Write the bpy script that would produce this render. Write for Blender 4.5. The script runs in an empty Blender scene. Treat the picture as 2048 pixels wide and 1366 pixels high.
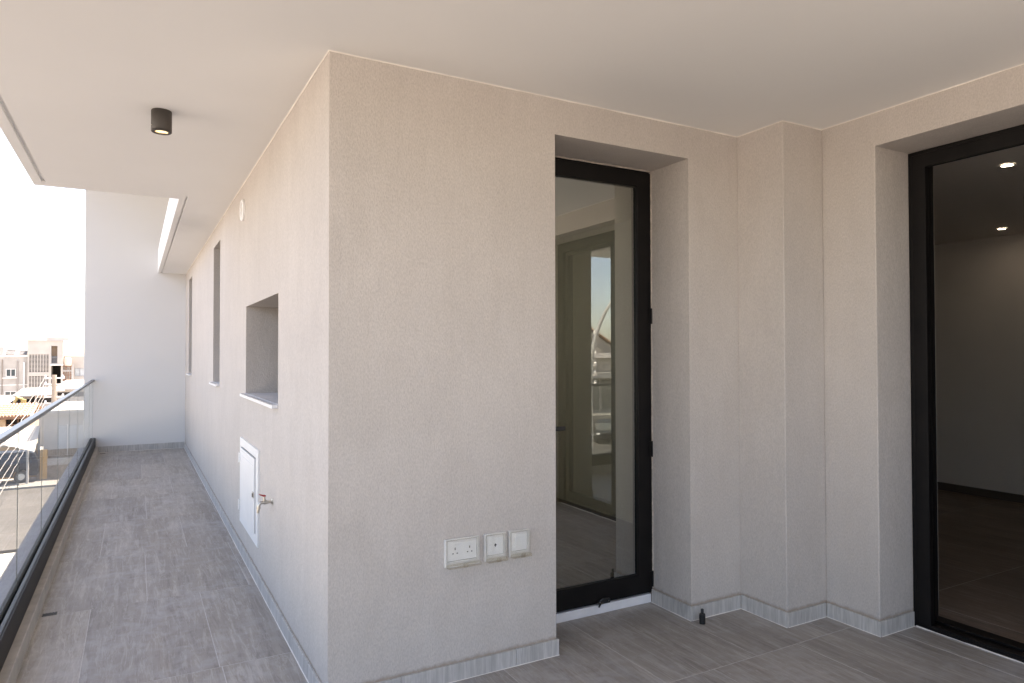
import bpy, bmesh, math, random
from mathutils import Vector, Matrix
random.seed(7)
R = math.radians
scene = bpy.context.scene
COL = scene.collection

# ------------------------------------------------------------------ camera
CAM_Z = 1.55
cam = bpy.data.cameras.new('camera')
cam.lens = 24.01; cam.sensor_width = 36.0; cam.clip_start = 0.05; cam.clip_end = 6000
cam_o = bpy.data.objects.new('camera', cam); COL.objects.link(cam_o)
YAW, PITCH, ROLL = R(28.918), R(1.024), R(-0.099)
fw = Vector((math.sin(YAW)*math.cos(PITCH), math.cos(YAW)*math.cos(PITCH), math.sin(PITCH)))
rt = Vector((math.cos(YAW), -math.sin(YAW), 0)); up = rt.cross(fw)
r2 = rt*math.cos(ROLL) + up*math.sin(ROLL); u2 = up*math.cos(ROLL) - rt*math.sin(ROLL)
M = Matrix((r2, u2, -fw)).transposed().to_4x4(); M.translation = (0, 0, CAM_Z)
cam_o.matrix_world = M
scene.camera = cam_o

# ------------------------------------------------------------------ sky, sun, exposure
SUN_EL, SUN_AZ = 68.0, 62.0            # azimuth clockwise from +Y
world = bpy.data.worlds.new('World'); scene.world = world; world.use_nodes = True
wn = world.node_tree; wn.nodes.clear()
sky = wn.nodes.new('ShaderNodeTexSky'); sky.sky_type = 'NISHITA'; sky.sun_disc = False
sky.sun_elevation = R(SUN_EL); sky.sun_rotation = R(SUN_AZ)
sky.air_density = 0.72; sky.dust_density = 1.6; sky.ozone_density = 1.0; sky.altitude = 60
bg = wn.nodes.new('ShaderNodeBackground'); bg.inputs[1].default_value = 0.12
wo = wn.nodes.new('ShaderNodeOutputWorld')
wn.links.new(sky.outputs[0], bg.inputs[0]); wn.links.new(bg.outputs[0], wo.inputs[0])
sun = bpy.data.lights.new('sun', 'SUN'); sun.energy = 4.0; sun.angle = R(0.53); sun.color = (1.0, 0.99, 0.97)
sun_o = bpy.data.objects.new('sun', sun); COL.objects.link(sun_o)
to_sun = Vector((math.sin(R(SUN_AZ))*math.cos(R(SUN_EL)), math.cos(R(SUN_AZ))*math.cos(R(SUN_EL)), math.sin(R(SUN_EL))))
sun_o.rotation_euler = to_sun.to_track_quat('Z', 'Y').to_euler(); sun_o.location = (20, -20, 60)
vs = scene.view_settings
scene.display_settings.display_device = 'sRGB'
vs.view_transform = 'Standard'; vs.look = 'None'; vs.gamma = 1.0; vs.use_curve_mapping = False
vs.exposure = 2.88
vs.use_white_balance = True; vs.white_balance_temperature = 8550; vs.white_balance_tint = 17
scene.cycles.max_bounces = 10; scene.cycles.diffuse_bounces = 6; scene.cycles.glossy_bounces = 6
scene.cycles.transparent_max_bounces = 16
scene.cycles.sample_clamp_indirect = 8.0
scene.cycles.caustics_reflective = False; scene.cycles.caustics_refractive = False
scene.cycles.use_denoising = True

# ------------------------------------------------------------------ materials
MATS = {}
def lin(r, g, b): return (r, g, b, 1.0)
def nodes_of(name):
    m = bpy.data.materials.new(name); m.use_nodes = True
    nt = m.node_tree; nt.nodes.clear()
    out = nt.nodes.new('ShaderNodeOutputMaterial')
    MATS[name] = m
    return m, nt, out
def N(nt, typ, **kw):
    n = nt.nodes.new(typ)
    for k, v in kw.items(): setattr(n, k, v)
    return n
def coords(nt, scale=(1, 1, 1), rnd=False):
    g = N(nt, 'ShaderNodeNewGeometry')
    mp = N(nt, 'ShaderNodeMapping'); mp.inputs['Scale'].default_value = scale
    if rnd:
        oi = N(nt, 'ShaderNodeObjectInfo')
        mul = N(nt, 'ShaderNodeVectorMath', operation='SCALE')
        cmb = N(nt, 'ShaderNodeCombineXYZ')
        cmb.inputs[0].default_value = 0
        for i, k in enumerate((37.0, 91.0, 53.0)):
            mm = N(nt, 'ShaderNodeMath', operation='MULTIPLY'); mm.inputs[1].default_value = k
            nt.links.new(oi.outputs['Random'], mm.inputs[0]); nt.links.new(mm.outputs[0], cmb.inputs[i])
        add = N(nt, 'ShaderNodeVectorMath', operation='ADD')
        nt.links.new(g.outputs['Position'], add.inputs[0]); nt.links.new(cmb.outputs[0], add.inputs[1])
        nt.links.new(add.outputs[0], mp.inputs[0])
    else:
        nt.links.new(g.outputs['Position'], mp.inputs[0])
    return mp.outputs[0]
def noise(nt, vec, scale, detail=4, rough=0.55, dist=0.0):
    n = N(nt, 'ShaderNodeTexNoise'); n.inputs['Scale'].default_value = scale
    n.inputs['Detail'].default_value = detail; n.inputs['Roughness'].default_value = rough
    n.inputs['Distortion'].default_value = dist
    nt.links.new(vec, n.inputs['Vector']); return n.outputs['Fac']
def ramp(nt, fac, stops):
    r = N(nt, 'ShaderNodeValToRGB'); e = r.color_ramp.elements
    e[0].position, e[0].color = stops[0]; e[1].position, e[1].color = stops[-1]
    for p, c in stops[1:-1]:
        x = e.new(p); x.color = c
    nt.links.new(fac, r.inputs[0]); return r.outputs[0]
def mix(nt, fac, a, b, mode='MIX'):
    m = N(nt, 'ShaderNodeMix', data_type='RGBA', blend_type=mode)
    if isinstance(fac, (int, float)): m.inputs['Factor'].default_value = fac
    else: nt.links.new(fac, m.inputs['Factor'])
    for sock, v in ((m.inputs[6], a), (m.inputs[7], b)):
        if isinstance(v, tuple): sock.default_value = v
        else: nt.links.new(v, sock)
    return m.outputs[2]
def bsdf(nt, out, color, rough=0.6, metal=0.0, spec=0.5):
    b = N(nt, 'ShaderNodeBsdfPrincipled')
    if isinstance(color, tuple): b.inputs['Base Color'].default_value = color
    else: nt.links.new(color, b.inputs['Base Color'])
    if isinstance(rough, (int, float)): b.inputs['Roughness'].default_value = rough
    else: nt.links.new(rough, b.inputs['Roughness'])
    b.inputs['Metallic'].default_value = metal
    b.inputs['Specular IOR Level'].default_value = spec
    nt.links.new(b.outputs[0], out.inputs[0]); return b
def bump(nt, b, h, strength, dist):
    n = N(nt, 'ShaderNodeBump'); n.inputs['Strength'].default_value = strength; n.inputs['Distance'].default_value = dist
    nt.links.new(h, n.inputs['Height']); nt.links.new(n.outputs[0], b.inputs['Normal'])
def simple(name, c, rough=0.6, metal=0.0, var=0.12, vs_=3.0, bmp=None, stretch=(1, 1, 1), spec=0.5, rnd=False):
    m, nt, out = nodes_of(name)
    v = coords(nt, stretch, rnd)
    f = noise(nt, v, vs_, 5)
    lo = tuple(x*(1-var) for x in c) + (1,); hi = tuple(min(1, x*(1+var)) for x in c) + (1,)
    col = ramp(nt, f, [(0.3, lo), (0.7, hi)])
    b = bsdf(nt, out, col, rough, metal, spec)
    if bmp: bump(nt, b, noise(nt, v, bmp[0], 3), bmp[1], bmp[2])
    return m

def mat_render():
    m, nt, out = nodes_of('textured_render')
    v0 = coords(nt)
    vf = coords(nt, (1, 1, 0.42))
    fine = noise(nt, vf, 190, 2, 0.55, 0.4)
    mid = noise(nt, vf, 70, 2, 0.5)
    big = noise(nt, v0, 1.1, 4)
    col = ramp(nt, big, [(0.3, lin(0.510, 0.464, 0.428)), (0.7, lin(0.550, 0.502, 0.464))])
    mot = noise(nt, coords(nt, (1, 1, 0.5)), 5.5, 5, 0.6, 0.8)
    col = mix(nt, 1.0, col, ramp(nt, mot, [(0.34, lin(0.97, 0.966, 0.962)), (0.66, lin(1.02, 1.02, 1.02))]), 'MULTIPLY')
    drip = noise(nt, coords(nt, (1, 1, 0.05)), 14, 4, 0.6, 0.2)
    col = mix(nt, 1.0, col, ramp(nt, drip, [(0.36, lin(0.985, 0.983, 0.98)), (0.60, lin(1.004, 1.004, 1.004))]), 'MULTIPLY')
    speck = ramp(nt, fine, [(0.32, lin(0.86, 0.86, 0.86)), (0.66, lin(1.05, 1.05, 1.05))])
    col = mix(nt, 1.0, col, speck, 'MULTIPLY')
    # bare base coat left showing just above the skirting, ragged
    sep = N(nt, 'ShaderNodeSeparateXYZ'); nt.links.new(v0, sep.inputs[0])
    n2 = noise(nt, v0, 24, 4, 0.6)
    ma = N(nt, 'ShaderNodeMath', operation='MULTIPLY_ADD'); ma.inputs[1].default_value = -0.030; 
    nt.links.new(n2, ma.inputs[0]); nt.links.new(sep.outputs[2], ma.inputs[2])
    mr = N(nt, 'ShaderNodeMapRange'); mr.inputs[1].default_value = 0.070; mr.inputs[2].default_value = 0.088
    mr.inputs[3].default_value = 0.75; mr.inputs[4].default_value = 0.0
    nt.links.new(ma.outputs[0], mr.inputs[0])
    col = mix(nt, mr.outputs[0], col, lin(0.30, 0.235, 0.18))
    b = bsdf(nt, out, col, 0.92, 0, 0.25)
    h = N(nt, 'ShaderNodeMath', operation='ADD'); nt.links.new(fine, h.inputs[0])
    trow = noise(nt, coords(nt, (1, 1, 0.6)), 7.0, 3, 0.5, 0.6)
    h2 = N(nt, 'ShaderNodeMath', operation='MULTIPLY_ADD'); h2.inputs[1].default_value = 0.6; nt.links.new(mid, h2.inputs[0])
    h3 = N(nt, 'ShaderNodeMath', operation='MULTIPLY'); h3.inputs[1].default_value = 2.2; nt.links.new(trow, h3.inputs[0]); nt.links.new(h3.outputs[0], h2.inputs[2])
    nt.links.new(h2.outputs[0], h.inputs[1])
    bump(nt, b, h.outputs[0], 0.8, 0.0025)
    return m
def mat_paint(name, c, spots=0.03):
    m, nt, out = nodes_of(name)
    v = coords(nt)
    a = noise(nt, v, 0.8, 5); f = noise(nt, v, 60, 3)
    col = ramp(nt, a, [(0.3, tuple(x*(1-spots) for x in c)+(1,)), (0.7, c+(1,))])
    b = bsdf(nt, out, col, 0.8, 0, 0.3)
    h = N(nt, 'ShaderNodeMath', operation='MULTIPLY_ADD'); h.inputs[1].default_value = 0.05
    nt.links.new(f, h.inputs[0]); nt.links.new(noise(nt, v, 2.2, 3), h.inputs[2])
    bump(nt, b, h.outputs[0], 0.22, 0.012)
    return m
def mat_tile(name, dark, mid_, light, haze):
    # wood-grained travertine print, veins along Y, different on every tile, cement haze on top
    m, nt, out = nodes_of(name)
    v = coords(nt, (1.0, 0.085, 1.0), True)
    vw = coords(nt, (1.0, 0.14, 1.0), True)
    veins = noise(nt, v, 30, 8, 0.70, 0.7)
    broad = noise(nt, v, 6.0, 4, 0.6, 0.8)
    pores = noise(nt, vw, 75, 5, 0.75, 0.15)
    col = ramp(nt, veins, [(0.36, dark+(1,)), (0.46, mid_+(1,)), (0.53, mid_+(1,)), (0.62, light+(1,))])
    col = mix(nt, 0.45, col, ramp(nt, broad, [(0.34, tuple(x*0.70 for x in mid_)+(1,)), (0.66, tuple(min(1, x*1.32) for x in mid_)+(1,))]))
    col = mix(nt, ramp(nt, pores, [(0.56, lin(0, 0, 0)), (0.72, lin(0.20, 0.20, 0.20))]), col, light+(1,))
    line = noise(nt, v, 17, 5, 0.6, 0.5)
    col = mix(nt, ramp(nt, line, [(0.478, lin(0, 0, 0)), (0.492, lin(0.55, 0.55, 0.55)), (0.506, lin(0, 0, 0))]), col, light+(1,))
    line2 = noise(nt, v, 23, 4, 0.55, 0.3)
    col = mix(nt, ramp(nt, line2, [(0.560, lin(0, 0, 0)), (0.572, lin(0.5, 0.5, 0.5)), (0.584, lin(0, 0, 0))]), col, dark+(1,))
    w0 = coords(nt); hz = noise(nt, w0, 1.7, 6, 0.62, 0.5)
    hz2 = noise(nt, w0, 11, 5, 0.6, 0.4)
    hm = N(nt, 'ShaderNodeMath', operation='MULTIPLY'); nt.links.new(hz, hm.inputs[0]); nt.links.new(hz2, hm.inputs[1])
    hf = ramp(nt, hm.outputs[0], [(0.22, lin(0, 0, 0)), (0.42, lin(haze, haze, haze))])
    col = mix(nt, hf, col, lin(0.47, 0.46, 0.46))
    oi = N(nt, 'ShaderNodeObjectInfo')
    tone = ramp(nt, oi.outputs['Random'], [(0.0, lin(0.90, 0.90, 0.91)), (1.0, lin(1.06, 1.05, 1.03))])
    col = mix(nt, 1.0, col, tone, 'MULTIPLY')
    rr = N(nt, 'ShaderNodeMapRange'); rr.inputs[3].default_value = 0.38; rr.inputs[4].default_value = 0.62
    nt.links.new(hz2, rr.inputs[0])
    b = bsdf(nt, out, col, rr.outputs[0], 0, 0.45)
    bump(nt, b, veins, 0.25, 0.002)
    return m
def mat_skirt():
    m, nt, out = nodes_of('skirting_stone')
    v = coords(nt, (1, 1, 0.10), True)
    a = noise(nt, v, 55, 5, 0.65, 0.6); c = noise(nt, v, 12, 3)
    col = ramp(nt, a, [(0.32, lin(0.31, 0.293, 0.274)), (0.5, lin(0.45, 0.43, 0.405)), (0.68, lin(0.63, 0.605, 0.575))])
    col = mix(nt, 0.4, col, ramp(nt, c, [(0.3, lin(0.35, 0.332, 0.312)), (0.7, lin(0.57, 0.548, 0.52))]))
    b = bsdf(nt, out, col, 0.5, 0, 0.4); bump(nt, b, a, 0.2, 0.002)
    return m
def mat_glass(name, refl, tint, rough=0.0, f0=0.06, grow=0.55):
    # thin pane: Schlick reflection on the outer faces, clear passage otherwise
    m, nt, out = nodes_of(name)
    tr = N(nt, 'ShaderNodeBsdfTransparent'); tr.inputs[0].default_value = tint
    gl = N(nt, 'ShaderNodeBsdfGlossy'); gl.inputs['Roughness'].default_value = rough; gl.inputs[0].default_value = refl
    mx = N(nt, 'ShaderNodeMixShader'); g = N(nt, 'ShaderNodeNewGeometry')
    dot = N(nt, 'ShaderNodeVectorMath', operation='DOT_PRODUCT'); nt.links.new(g.outputs['Incoming'], dot.inputs[0]); nt.links.new(g.outputs['Normal'], dot.inputs[1])
    ab = N(nt, 'ShaderNodeMath', operation='ABSOLUTE'); nt.links.new(dot.outputs['Value'], ab.inputs[0])
    om = N(nt, 'ShaderNodeMath', operation='SUBTRACT'); om.inputs[0].default_value = 1.0; nt.links.new(ab.outputs[0], om.inputs[1])
    pw = N(nt, 'ShaderNodeMath', operation='POWER'); pw.inputs[1].default_value = 5.0; nt.links.new(om.outputs[0], pw.inputs[0])
    ma = N(nt, 'ShaderNodeMath', operation='MULTIPLY_ADD'); ma.inputs[1].default_value = grow; ma.inputs[2].default_value = f0; nt.links.new(pw.outputs[0], ma.inputs[0])
    bf = N(nt, 'ShaderNodeMath', operation='SUBTRACT'); bf.inputs[0].default_value = 1.0; nt.links.new(g.outputs['Backfacing'], bf.inputs[1])
    fc = N(nt, 'ShaderNodeMath', operation='MULTIPLY'); nt.links.new(ma.outputs[0], fc.inputs[0]); nt.links.new(bf.outputs[0], fc.inputs[1])
    nt.links.new(fc.outputs[0], mx.inputs[0]); nt.links.new(tr.outputs[0], mx.inputs[1]); nt.links.new(gl.outputs[0], mx.inputs[2])
    nt.links.new(mx.outputs[0], out.inputs[0]); return m
def mat_emit(name, c, s):
    m, nt, out = nodes_of(name)
    e = N(nt, 'ShaderNodeEmission'); e.inputs[0].default_value = c; e.inputs[1].default_value = s
    nt.links.new(e.outputs[0], out.inputs[0]); return m
def mat_leaf(name, c):
    m, nt, out = nodes_of(name)
    oi = coords(nt); f = noise(nt, oi, 1.4, 4)
    col = ramp(nt, f, [(0.3, tuple(x*0.55 for x in c)+(1,)), (0.7, tuple(x*1.35 for x in c)+(1,))])
    bsdf(nt, out, col, 0.6, 0, 0.3); return m

RENDER = mat_render()
WHITE_WALL = mat_paint('white_wall_paint', (0.68, 0.668, 0.655))
CEIL = mat_paint('ceiling_paint', (0.80, 0.79, 0.775), 0.04)
TILE = mat_tile('floor_tile', (0.185, 0.160, 0.138), (0.300, 0.271, 0.240), (0.47, 0.438, 0.402), 0.55)
TILE_IN = mat_tile('indoor_tile', (0.115, 0.080, 0.060), (0.195, 0.142, 0.110), (0.31, 0.245, 0.20), 0.05)
GROUT = simple('grout', (0.50, 0.475, 0.45), 0.9, var=0.15, vs_=30)
SKIRT = mat_skirt()
CAULK = simple('white_caulk', (0.80, 0.76, 0.70), 0.6, var=0.05, vs_=20)
ALU = simple('black_aluminium', (0.006, 0.0048, 0.0045), 0.48, 0.0, var=0.25, vs_=9, bmp=(300, 0.06, 0.001), spec=0.2)
RAIL = simple('anthracite_aluminium', (0.060, 0.060, 0.064), 0.34, 0.35, var=0.15, vs_=6)
KERB = simple('kerb_stone', (0.42, 0.385, 0.345), 0.75, var=0.14, vs_=9, bmp=(70, 0.2, 0.002))
LEDGE = simple('ledge_render', (0.36, 0.365, 0.38), 0.8, var=0.12, vs_=5)
MARBLE = simple('white_marble', (0.72, 0.71, 0.715), 0.35, var=0.08, vs_=7, stretch=(1, 1, 1))
GLASS = mat_glass('railing_glass', (0.95, 0.97, 0.96, 1), (0.94, 0.955, 0.95, 1), f0=0.09, grow=0.62)
DOORGLASS = mat_glass('solar_glass', (0.90, 0.915, 0.90, 1), (0.59, 0.67, 0.645, 1), f0=0.36, grow=0.6)
SLIDEGLASS = mat_glass('sliding_door_glass', (0.92, 0.94, 0.90, 1), (0.60, 0.64, 0.60, 1), f0=0.42, grow=0.55)
EDGE = simple('polished_glass_edge', (0.07, 0.085, 0.08), 0.3, var=0.1)
DARKPANE = simple('dark_pane', (0.012, 0.014, 0.015), 0.06, var=0.1, spec=0.8)
WHITE_PL = simple('white_plastic', (0.86, 0.86, 0.855), 0.38, var=0.03, vs_=8)
WHITE_METAL = simple('white_lacquer', (0.74, 0.735, 0.73), 0.42, var=0.03, vs_=5)
FROST = simple('frosted_plastic', (0.68, 0.665, 0.64), 0.22, var=0.06, vs_=25, spec=0.6)
CLEAR = mat_glass('clear_plastic', (0.9, 0.9, 0.9, 1), (0.985, 0.98, 0.965, 1), 0.05, f0=0.13, grow=0.8)
SMOKY = mat_glass('yellowed_clear_plastic', (0.85, 0.85, 0.82, 1), (0.95, 0.93, 0.885, 1), 0.15, f0=0.12)
BLACK = simple('black_plastic', (0.012, 0.012, 0.012), 0.45, var=0.2)
CHROME = simple('nickel_plated_brass', (0.52, 0.48, 0.43), 0.28, 0.9, var=0.12, vs_=30)
RED = simple('red_coated_steel', (0.38, 0.03, 0.028), 0.4, var=0.1)
LAMPBODY = simple('dark_bronze_paint', (0.040, 0.032, 0.027), 0.5, var=0.12, vs_=20)
LAMPEMIT = mat_emit('warm_lamp_glow', (1.0, 0.80, 0.50, 1), 0.34)
REFLECTOR = simple('lamp_reflector', (0.85, 0.68, 0.42), 0.2, 0.8)
DLIGHT = mat_emit('white_downlight_glow', (1.0, 0.95, 0.88, 1), 8.0)
FOAM = simple('sealant_foam', (0.50, 0.43, 0.37), 0.85, var=0.25, vs_=40, bmp=(120, 0.4, 0.003))
INWALL = mat_paint('indoor_wall_paint', (0.76, 0.715, 0.665), 0.03)
DARKSKIRT = simple('dark_skirting', (0.11, 0.085, 0.07), 0.5)
STEEL = simple('dark_steel', (0.03, 0.028, 0.026), 0.5, 0.4)
RUST = simple('rusty_steel', (0.20, 0.10, 0.06), 0.8, var=0.4, vs_=6)

# ------------------------------------------------------------------ geometry helpers
def tag(o, label=None, cat=None, group=None, kind=None):
    if label: o['label'] = label
    if cat: o['category'] = cat
    if group: o['group'] = group
    if kind: o['kind'] = kind
    return o
ORG = {}
def empty(name, loc, label=None, cat=None, group=None):
    o = bpy.data.objects.new(name, None); COL.objects.link(o)
    o.empty_display_size = 0.1; o.location = loc; ORG[o.name] = Vector(loc)
    return tag(o, label, cat, group)
class MB:
    def __init__(s): s.v = []; s.f = []
    def add(s, vs_, fs):
        n = len(s.v); s.v += [tuple(p) for p in vs_]; s.f += [tuple(i+n for i in f) for f in fs]; return s
    def box(s, x0, x1, y0, y1, z0, z1):
        return s.add([(x0,y0,z0),(x1,y0,z0),(x1,y1,z0),(x0,y1,z0),(x0,y0,z1),(x1,y0,z1),(x1,y1,z1),(x0,y1,z1)],
                     [(3,2,1,0),(4,5,6,7),(0,1,5,4),(1,2,6,5),(2,3,7,6),(3,0,4,7)])
    def tube(s, pts, rad, n=12, caps=True):
        pts = [Vector(p) for p in pts]
        rads = rad if isinstance(rad, (list, tuple)) else [rad]*len(pts)
        rings = []; prev = None
        for i, p in enumerate(pts):
            d = (pts[min(i+1, len(pts)-1)] - pts[max(i-1, 0)])
            d = d.normalized() if d.length > 1e-9 else Vector((0, 0, 1))
            if prev is None:
                a = Vector((0, 0, 1)) if abs(d.z) < 0.9 else Vector((1, 0, 0))
                u = d.cross(a).normalized()
            else:
                u = (prev - d*prev.dot(d)).normalized()
            prev = u; w = d.cross(u)
            rings.append([p + (u*math.cos(2*math.pi*k/n) + w*math.sin(2*math.pi*k/n))*rads[i] for k in range(n)])
        vs_ = [q for r in rings for q in r]; fs = []
        for i in range(len(rings)-1):
            for k in range(n):
                a = i*n+k; b = i*n+(k+1) % n
                fs.append((a, b, b+n, a+n))
        if caps:
            fs.append(tuple(reversed(range(n)))); fs.append(tuple((len(rings)-1)*n+k for k in range(n)))
        return s.add(vs_, fs)
    def lathe(s, c, prof, n=24, axis='Z'):
        vs_, fs = [], []
        for (r, h) in prof:
            for k in range(n):
                a = 2*math.pi*k/n; q = (r*math.cos(a), r*math.sin(a), h)
                if axis == 'X': q = (q[2], q[0], q[1])
                if axis == 'Y': q = (q[1], q[2], q[0])
                vs_.append((c[0]+q[0], c[1]+q[1], c[2]+q[2]))
        for i in range(len(prof)-1):
            for k in range(n):
                a = i*n+k; b = i*n+(k+1) % n
                fs.append((a, b, b+n, a+n))
        return s.add(vs_, fs)
    def prism(s, poly, h0, h1, axis='Z'):
        n = len(poly); vs_ = []
        for h in (h0, h1):
            for (a, b) in poly:
                vs_.append({'Z': (a, b, h), 'Y': (a, h, b), 'X': (h, a, b)}[axis])
        fs = [tuple(reversed(range(n))), tuple(range(n, 2*n))]
        for k in range(n):
            fs.append((k, (k+1) % n, n+(k+1) % n, n+k))
        return s.add(vs_, fs)
    def build(s, name, mat, parent=None, smooth=False, bevel=0.0, origin=None, seg=2, fix=True):
        org = Vector(origin) if origin is not None else (ORG[parent.name] if parent else Vector((0, 0, 0)))
        me = bpy.data.meshes.new(name)
        me.from_pydata([tuple(Vector(p)-org) for p in s.v], [], s.f)
        if fix:
            bm = bmesh.new(); bm.from_mesh(me); bmesh.ops.recalc_face_normals(bm, faces=bm.faces); bm.to_mesh(me); bm.free()
        me.materials.append(mat)
        if smooth:
            for p in me.polygons: p.use_smooth = True
            try: me.set_sharp_from_angle(angle=R(40))
            except Exception: pass
        o = bpy.data.objects.new(name, me); COL.objects.link(o)
        if parent: o.parent = parent; ORG[o.name] = org
        else: o.location = org; ORG[o.name] = org
        if bevel > 0:
            b = o.modifiers.new('bevel', 'BEVEL'); b.width = bevel; b.segments = seg; b.limit_method = 'ANGLE'; b.angle_limit = R(50)
        return o
def voxel(solids, voids):
    """one clean skin round the union of the solids minus the voids (axis aligned boxes)"""
    ax = []
    for i in range(3):
        c = set()
        for b in solids + voids: c.add(round(b[2*i], 5)); c.add(round(b[2*i+1], 5))
        ax.append(sorted(c))
    nx, ny, nz = (len(a)-1 for a in ax)
    def inside(b, p): return all(b[2*i] < p[i] < b[2*i+1] for i in range(3))
    S = {}
    for i in range(nx):
        for j in range(ny):
            for k in range(nz):
                p = [(ax[0][i]+ax[0][i+1])/2, (ax[1][j]+ax[1][j+1])/2, (ax[2][k]+ax[2][k+1])/2]
                S[i, j, k] = any(inside(b, p) for b in solids) and not any(inside(b, p) for b in voids)
    idx = {}; mb = MB()
    def V(i, j, k):
        if (i, j, k) not in idx:
            idx[i, j, k] = len(mb.v); mb.v.append((ax[0][i], ax[1][j], ax[2][k]))
        return idx[i, j, k]
    for (i, j, k), s in S.items():
        if not s: continue
        g = lambda a, b, c: S.get((a, b, c), False)
        if not g(i-1, j, k): mb.f.append((V(i,j,k), V(i,j,k+1), V(i,j+1,k+1), V(i,j+1,k)))
        if not g(i+1, j, k): mb.f.append((V(i+1,j,k), V(i+1,j+1,k), V(i+1,j+1,k+1), V(i+1,j,k+1)))
        if not g(i, j-1, k): mb.f.append((V(i,j,k), V(i+1,j,k), V(i+1,j,k+1), V(i,j,k+1)))
        if not g(i, j+1, k): mb.f.append((V(i,j+1,k), V(i,j+1,k+1), V(i+1,j+1,k+1), V(i+1,j+1,k)))
        if not g(i, j, k-1): mb.f.append((V(i,j,k), V(i,j+1,k), V(i+1,j+1,k), V(i+1,j,k)))
        if not g(i, j, k+1): mb.f.append((V(i,j,k+1), V(i+1,j,k+1), V(i+1,j+1,k+1), V(i,j+1,k+1)))
    return mb

# ------------------------------------------------------------------ key measures (metres, camera above the origin)
H = 2.885                       # ceiling
X0, Y0, YF = 0.74, 2.994, 12.585
X1, YP, X2 = 3.244, 2.657, 3.584
GZ = -6.2                       # street level
DX0, DX1, DTOP = 1.912, 2.84, 2.695       # glazed door opening
SY0, SY1, STOP = 0.65, 2.324, 2.698       # sliding door opening
XIN = 4.15

# ================================================================== SETTING: ground, roads
mb = MB(); S = 2500; mb.add([(-S,-S,GZ-0.12),(S,-S,GZ-0.12),(S,S,GZ-0.12),(-S,S,GZ-0.12)], [(0,1,2,3)])
GROUND = simple('dry_ground', (0.31, 0.305, 0.292), 0.95, var=0.25, vs_=0.12, bmp=(3, 0.3, 0.05))
tag(mb.build('ground', GROUND), kind='structure')
ASPH = simple('worn_asphalt', (0.056, 0.054, 0.052), 0.9, var=0.22, vs_=0.5, bmp=(40, 0.3, 0.01))
PAVE = simple('concrete_paving', (0.17, 0.167, 0.160), 0.85, var=0.14, vs_=0.6, bmp=(20, 0.2, 0.01))
PAINT = simple('road_paint', (0.72, 0.72, 0.70), 0.7, var=0.1)
tag(MB().box(-14.5, -5.2, -160, 33.5, GZ-0.3, GZ-0.004).build('road', ASPH), kind='structure')
tag(MB().box(-160, 60, 33.5, 48.2, GZ-0.3, GZ).build('road', ASPH), kind='structure')
tag(MB().box(-120, -14.5, -62, -34, GZ-0.3, GZ).build('road', ASPH), kind='structure')
def pavement(x0, x1, y0, y1):
    o = tag(MB().box(x0, x1, y0, y1, GZ-0.3, GZ+0.12).build('pavement', PAVE, bevel=0.02), kind='structure'); return o
pavement(-5.2, 1.2, -60, 31.5); pavement(-160, 60, 48.2, 50.6); pavement(-17.5, -14.5, -34, 31.0)
pavement(-120, -14.5, -65, -62)
k = MB()
for i in range(14): k.box(-9.9, -9.78, -60+i*6.6, -57+i*6.6, GZ-0.004, GZ+0.001)
tag(k.build('lane_marking', PAINT), kind='structure')

# ================================================================== OUR BUILDING
bld = empty('apartment_building', (4.0, 5.5, GZ), 'apartment building carrying the balcony, plain storeys below and unseen shading storeys added above', 'building')
OUTER = simple('outer_facade_render', (0.62, 0.58, 0.53), 0.9, var=0.06, vs_=1.0, bmp=(90, 0.3, 0.004))
MB().box(-0.45, 12.0, -0.75, 12.5, GZ-0.2, -0.37).build('lower_storeys', OUTER, bld)
voxel([(0.9, 12.0, -0.6, 7.3, H+0.402, H+6.9), (0.9, 1.25, -0.6, 12.9, H+0.402, H+6.9)], []).build('upper_shade_storeys', OUTER, bld)  # unseen storeys added and shaped to keep the sun off the balcony
MB().box(-1.25, 0.9, 6.7, 12.9, 4.62, 4.92).build('added_shade_slab', OUTER, bld)  # unseen slab added to darken the upper part of the end wall
MB().box(XIN+4.6, 12.0, -1.0, 12.5, -0.36, H+0.40).build('far_rooms', OUTER, bld)

# structural slab under the tiles, with the kerb that carries the glass
slab = tag(voxel([(-0.76, XIN+4.5, -1.0, 12.9, -0.36, -0.0009)], []).build('balcony_slab', GROUT), kind='structure')
kerb = tag(voxel([(-0.76, -0.485, -0.80, YF, -0.01, 0.092), (-0.485, X2, -0.80, -0.525, -0.01, 0.092)], []).build('kerb', KERB, bevel=0.004), kind='structure')
MB().box(-0.745, -0.607, -0.79, YF-0.002, 0.0915, 0.096).build('outer_ledge', LEDGE, kerb)

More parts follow.
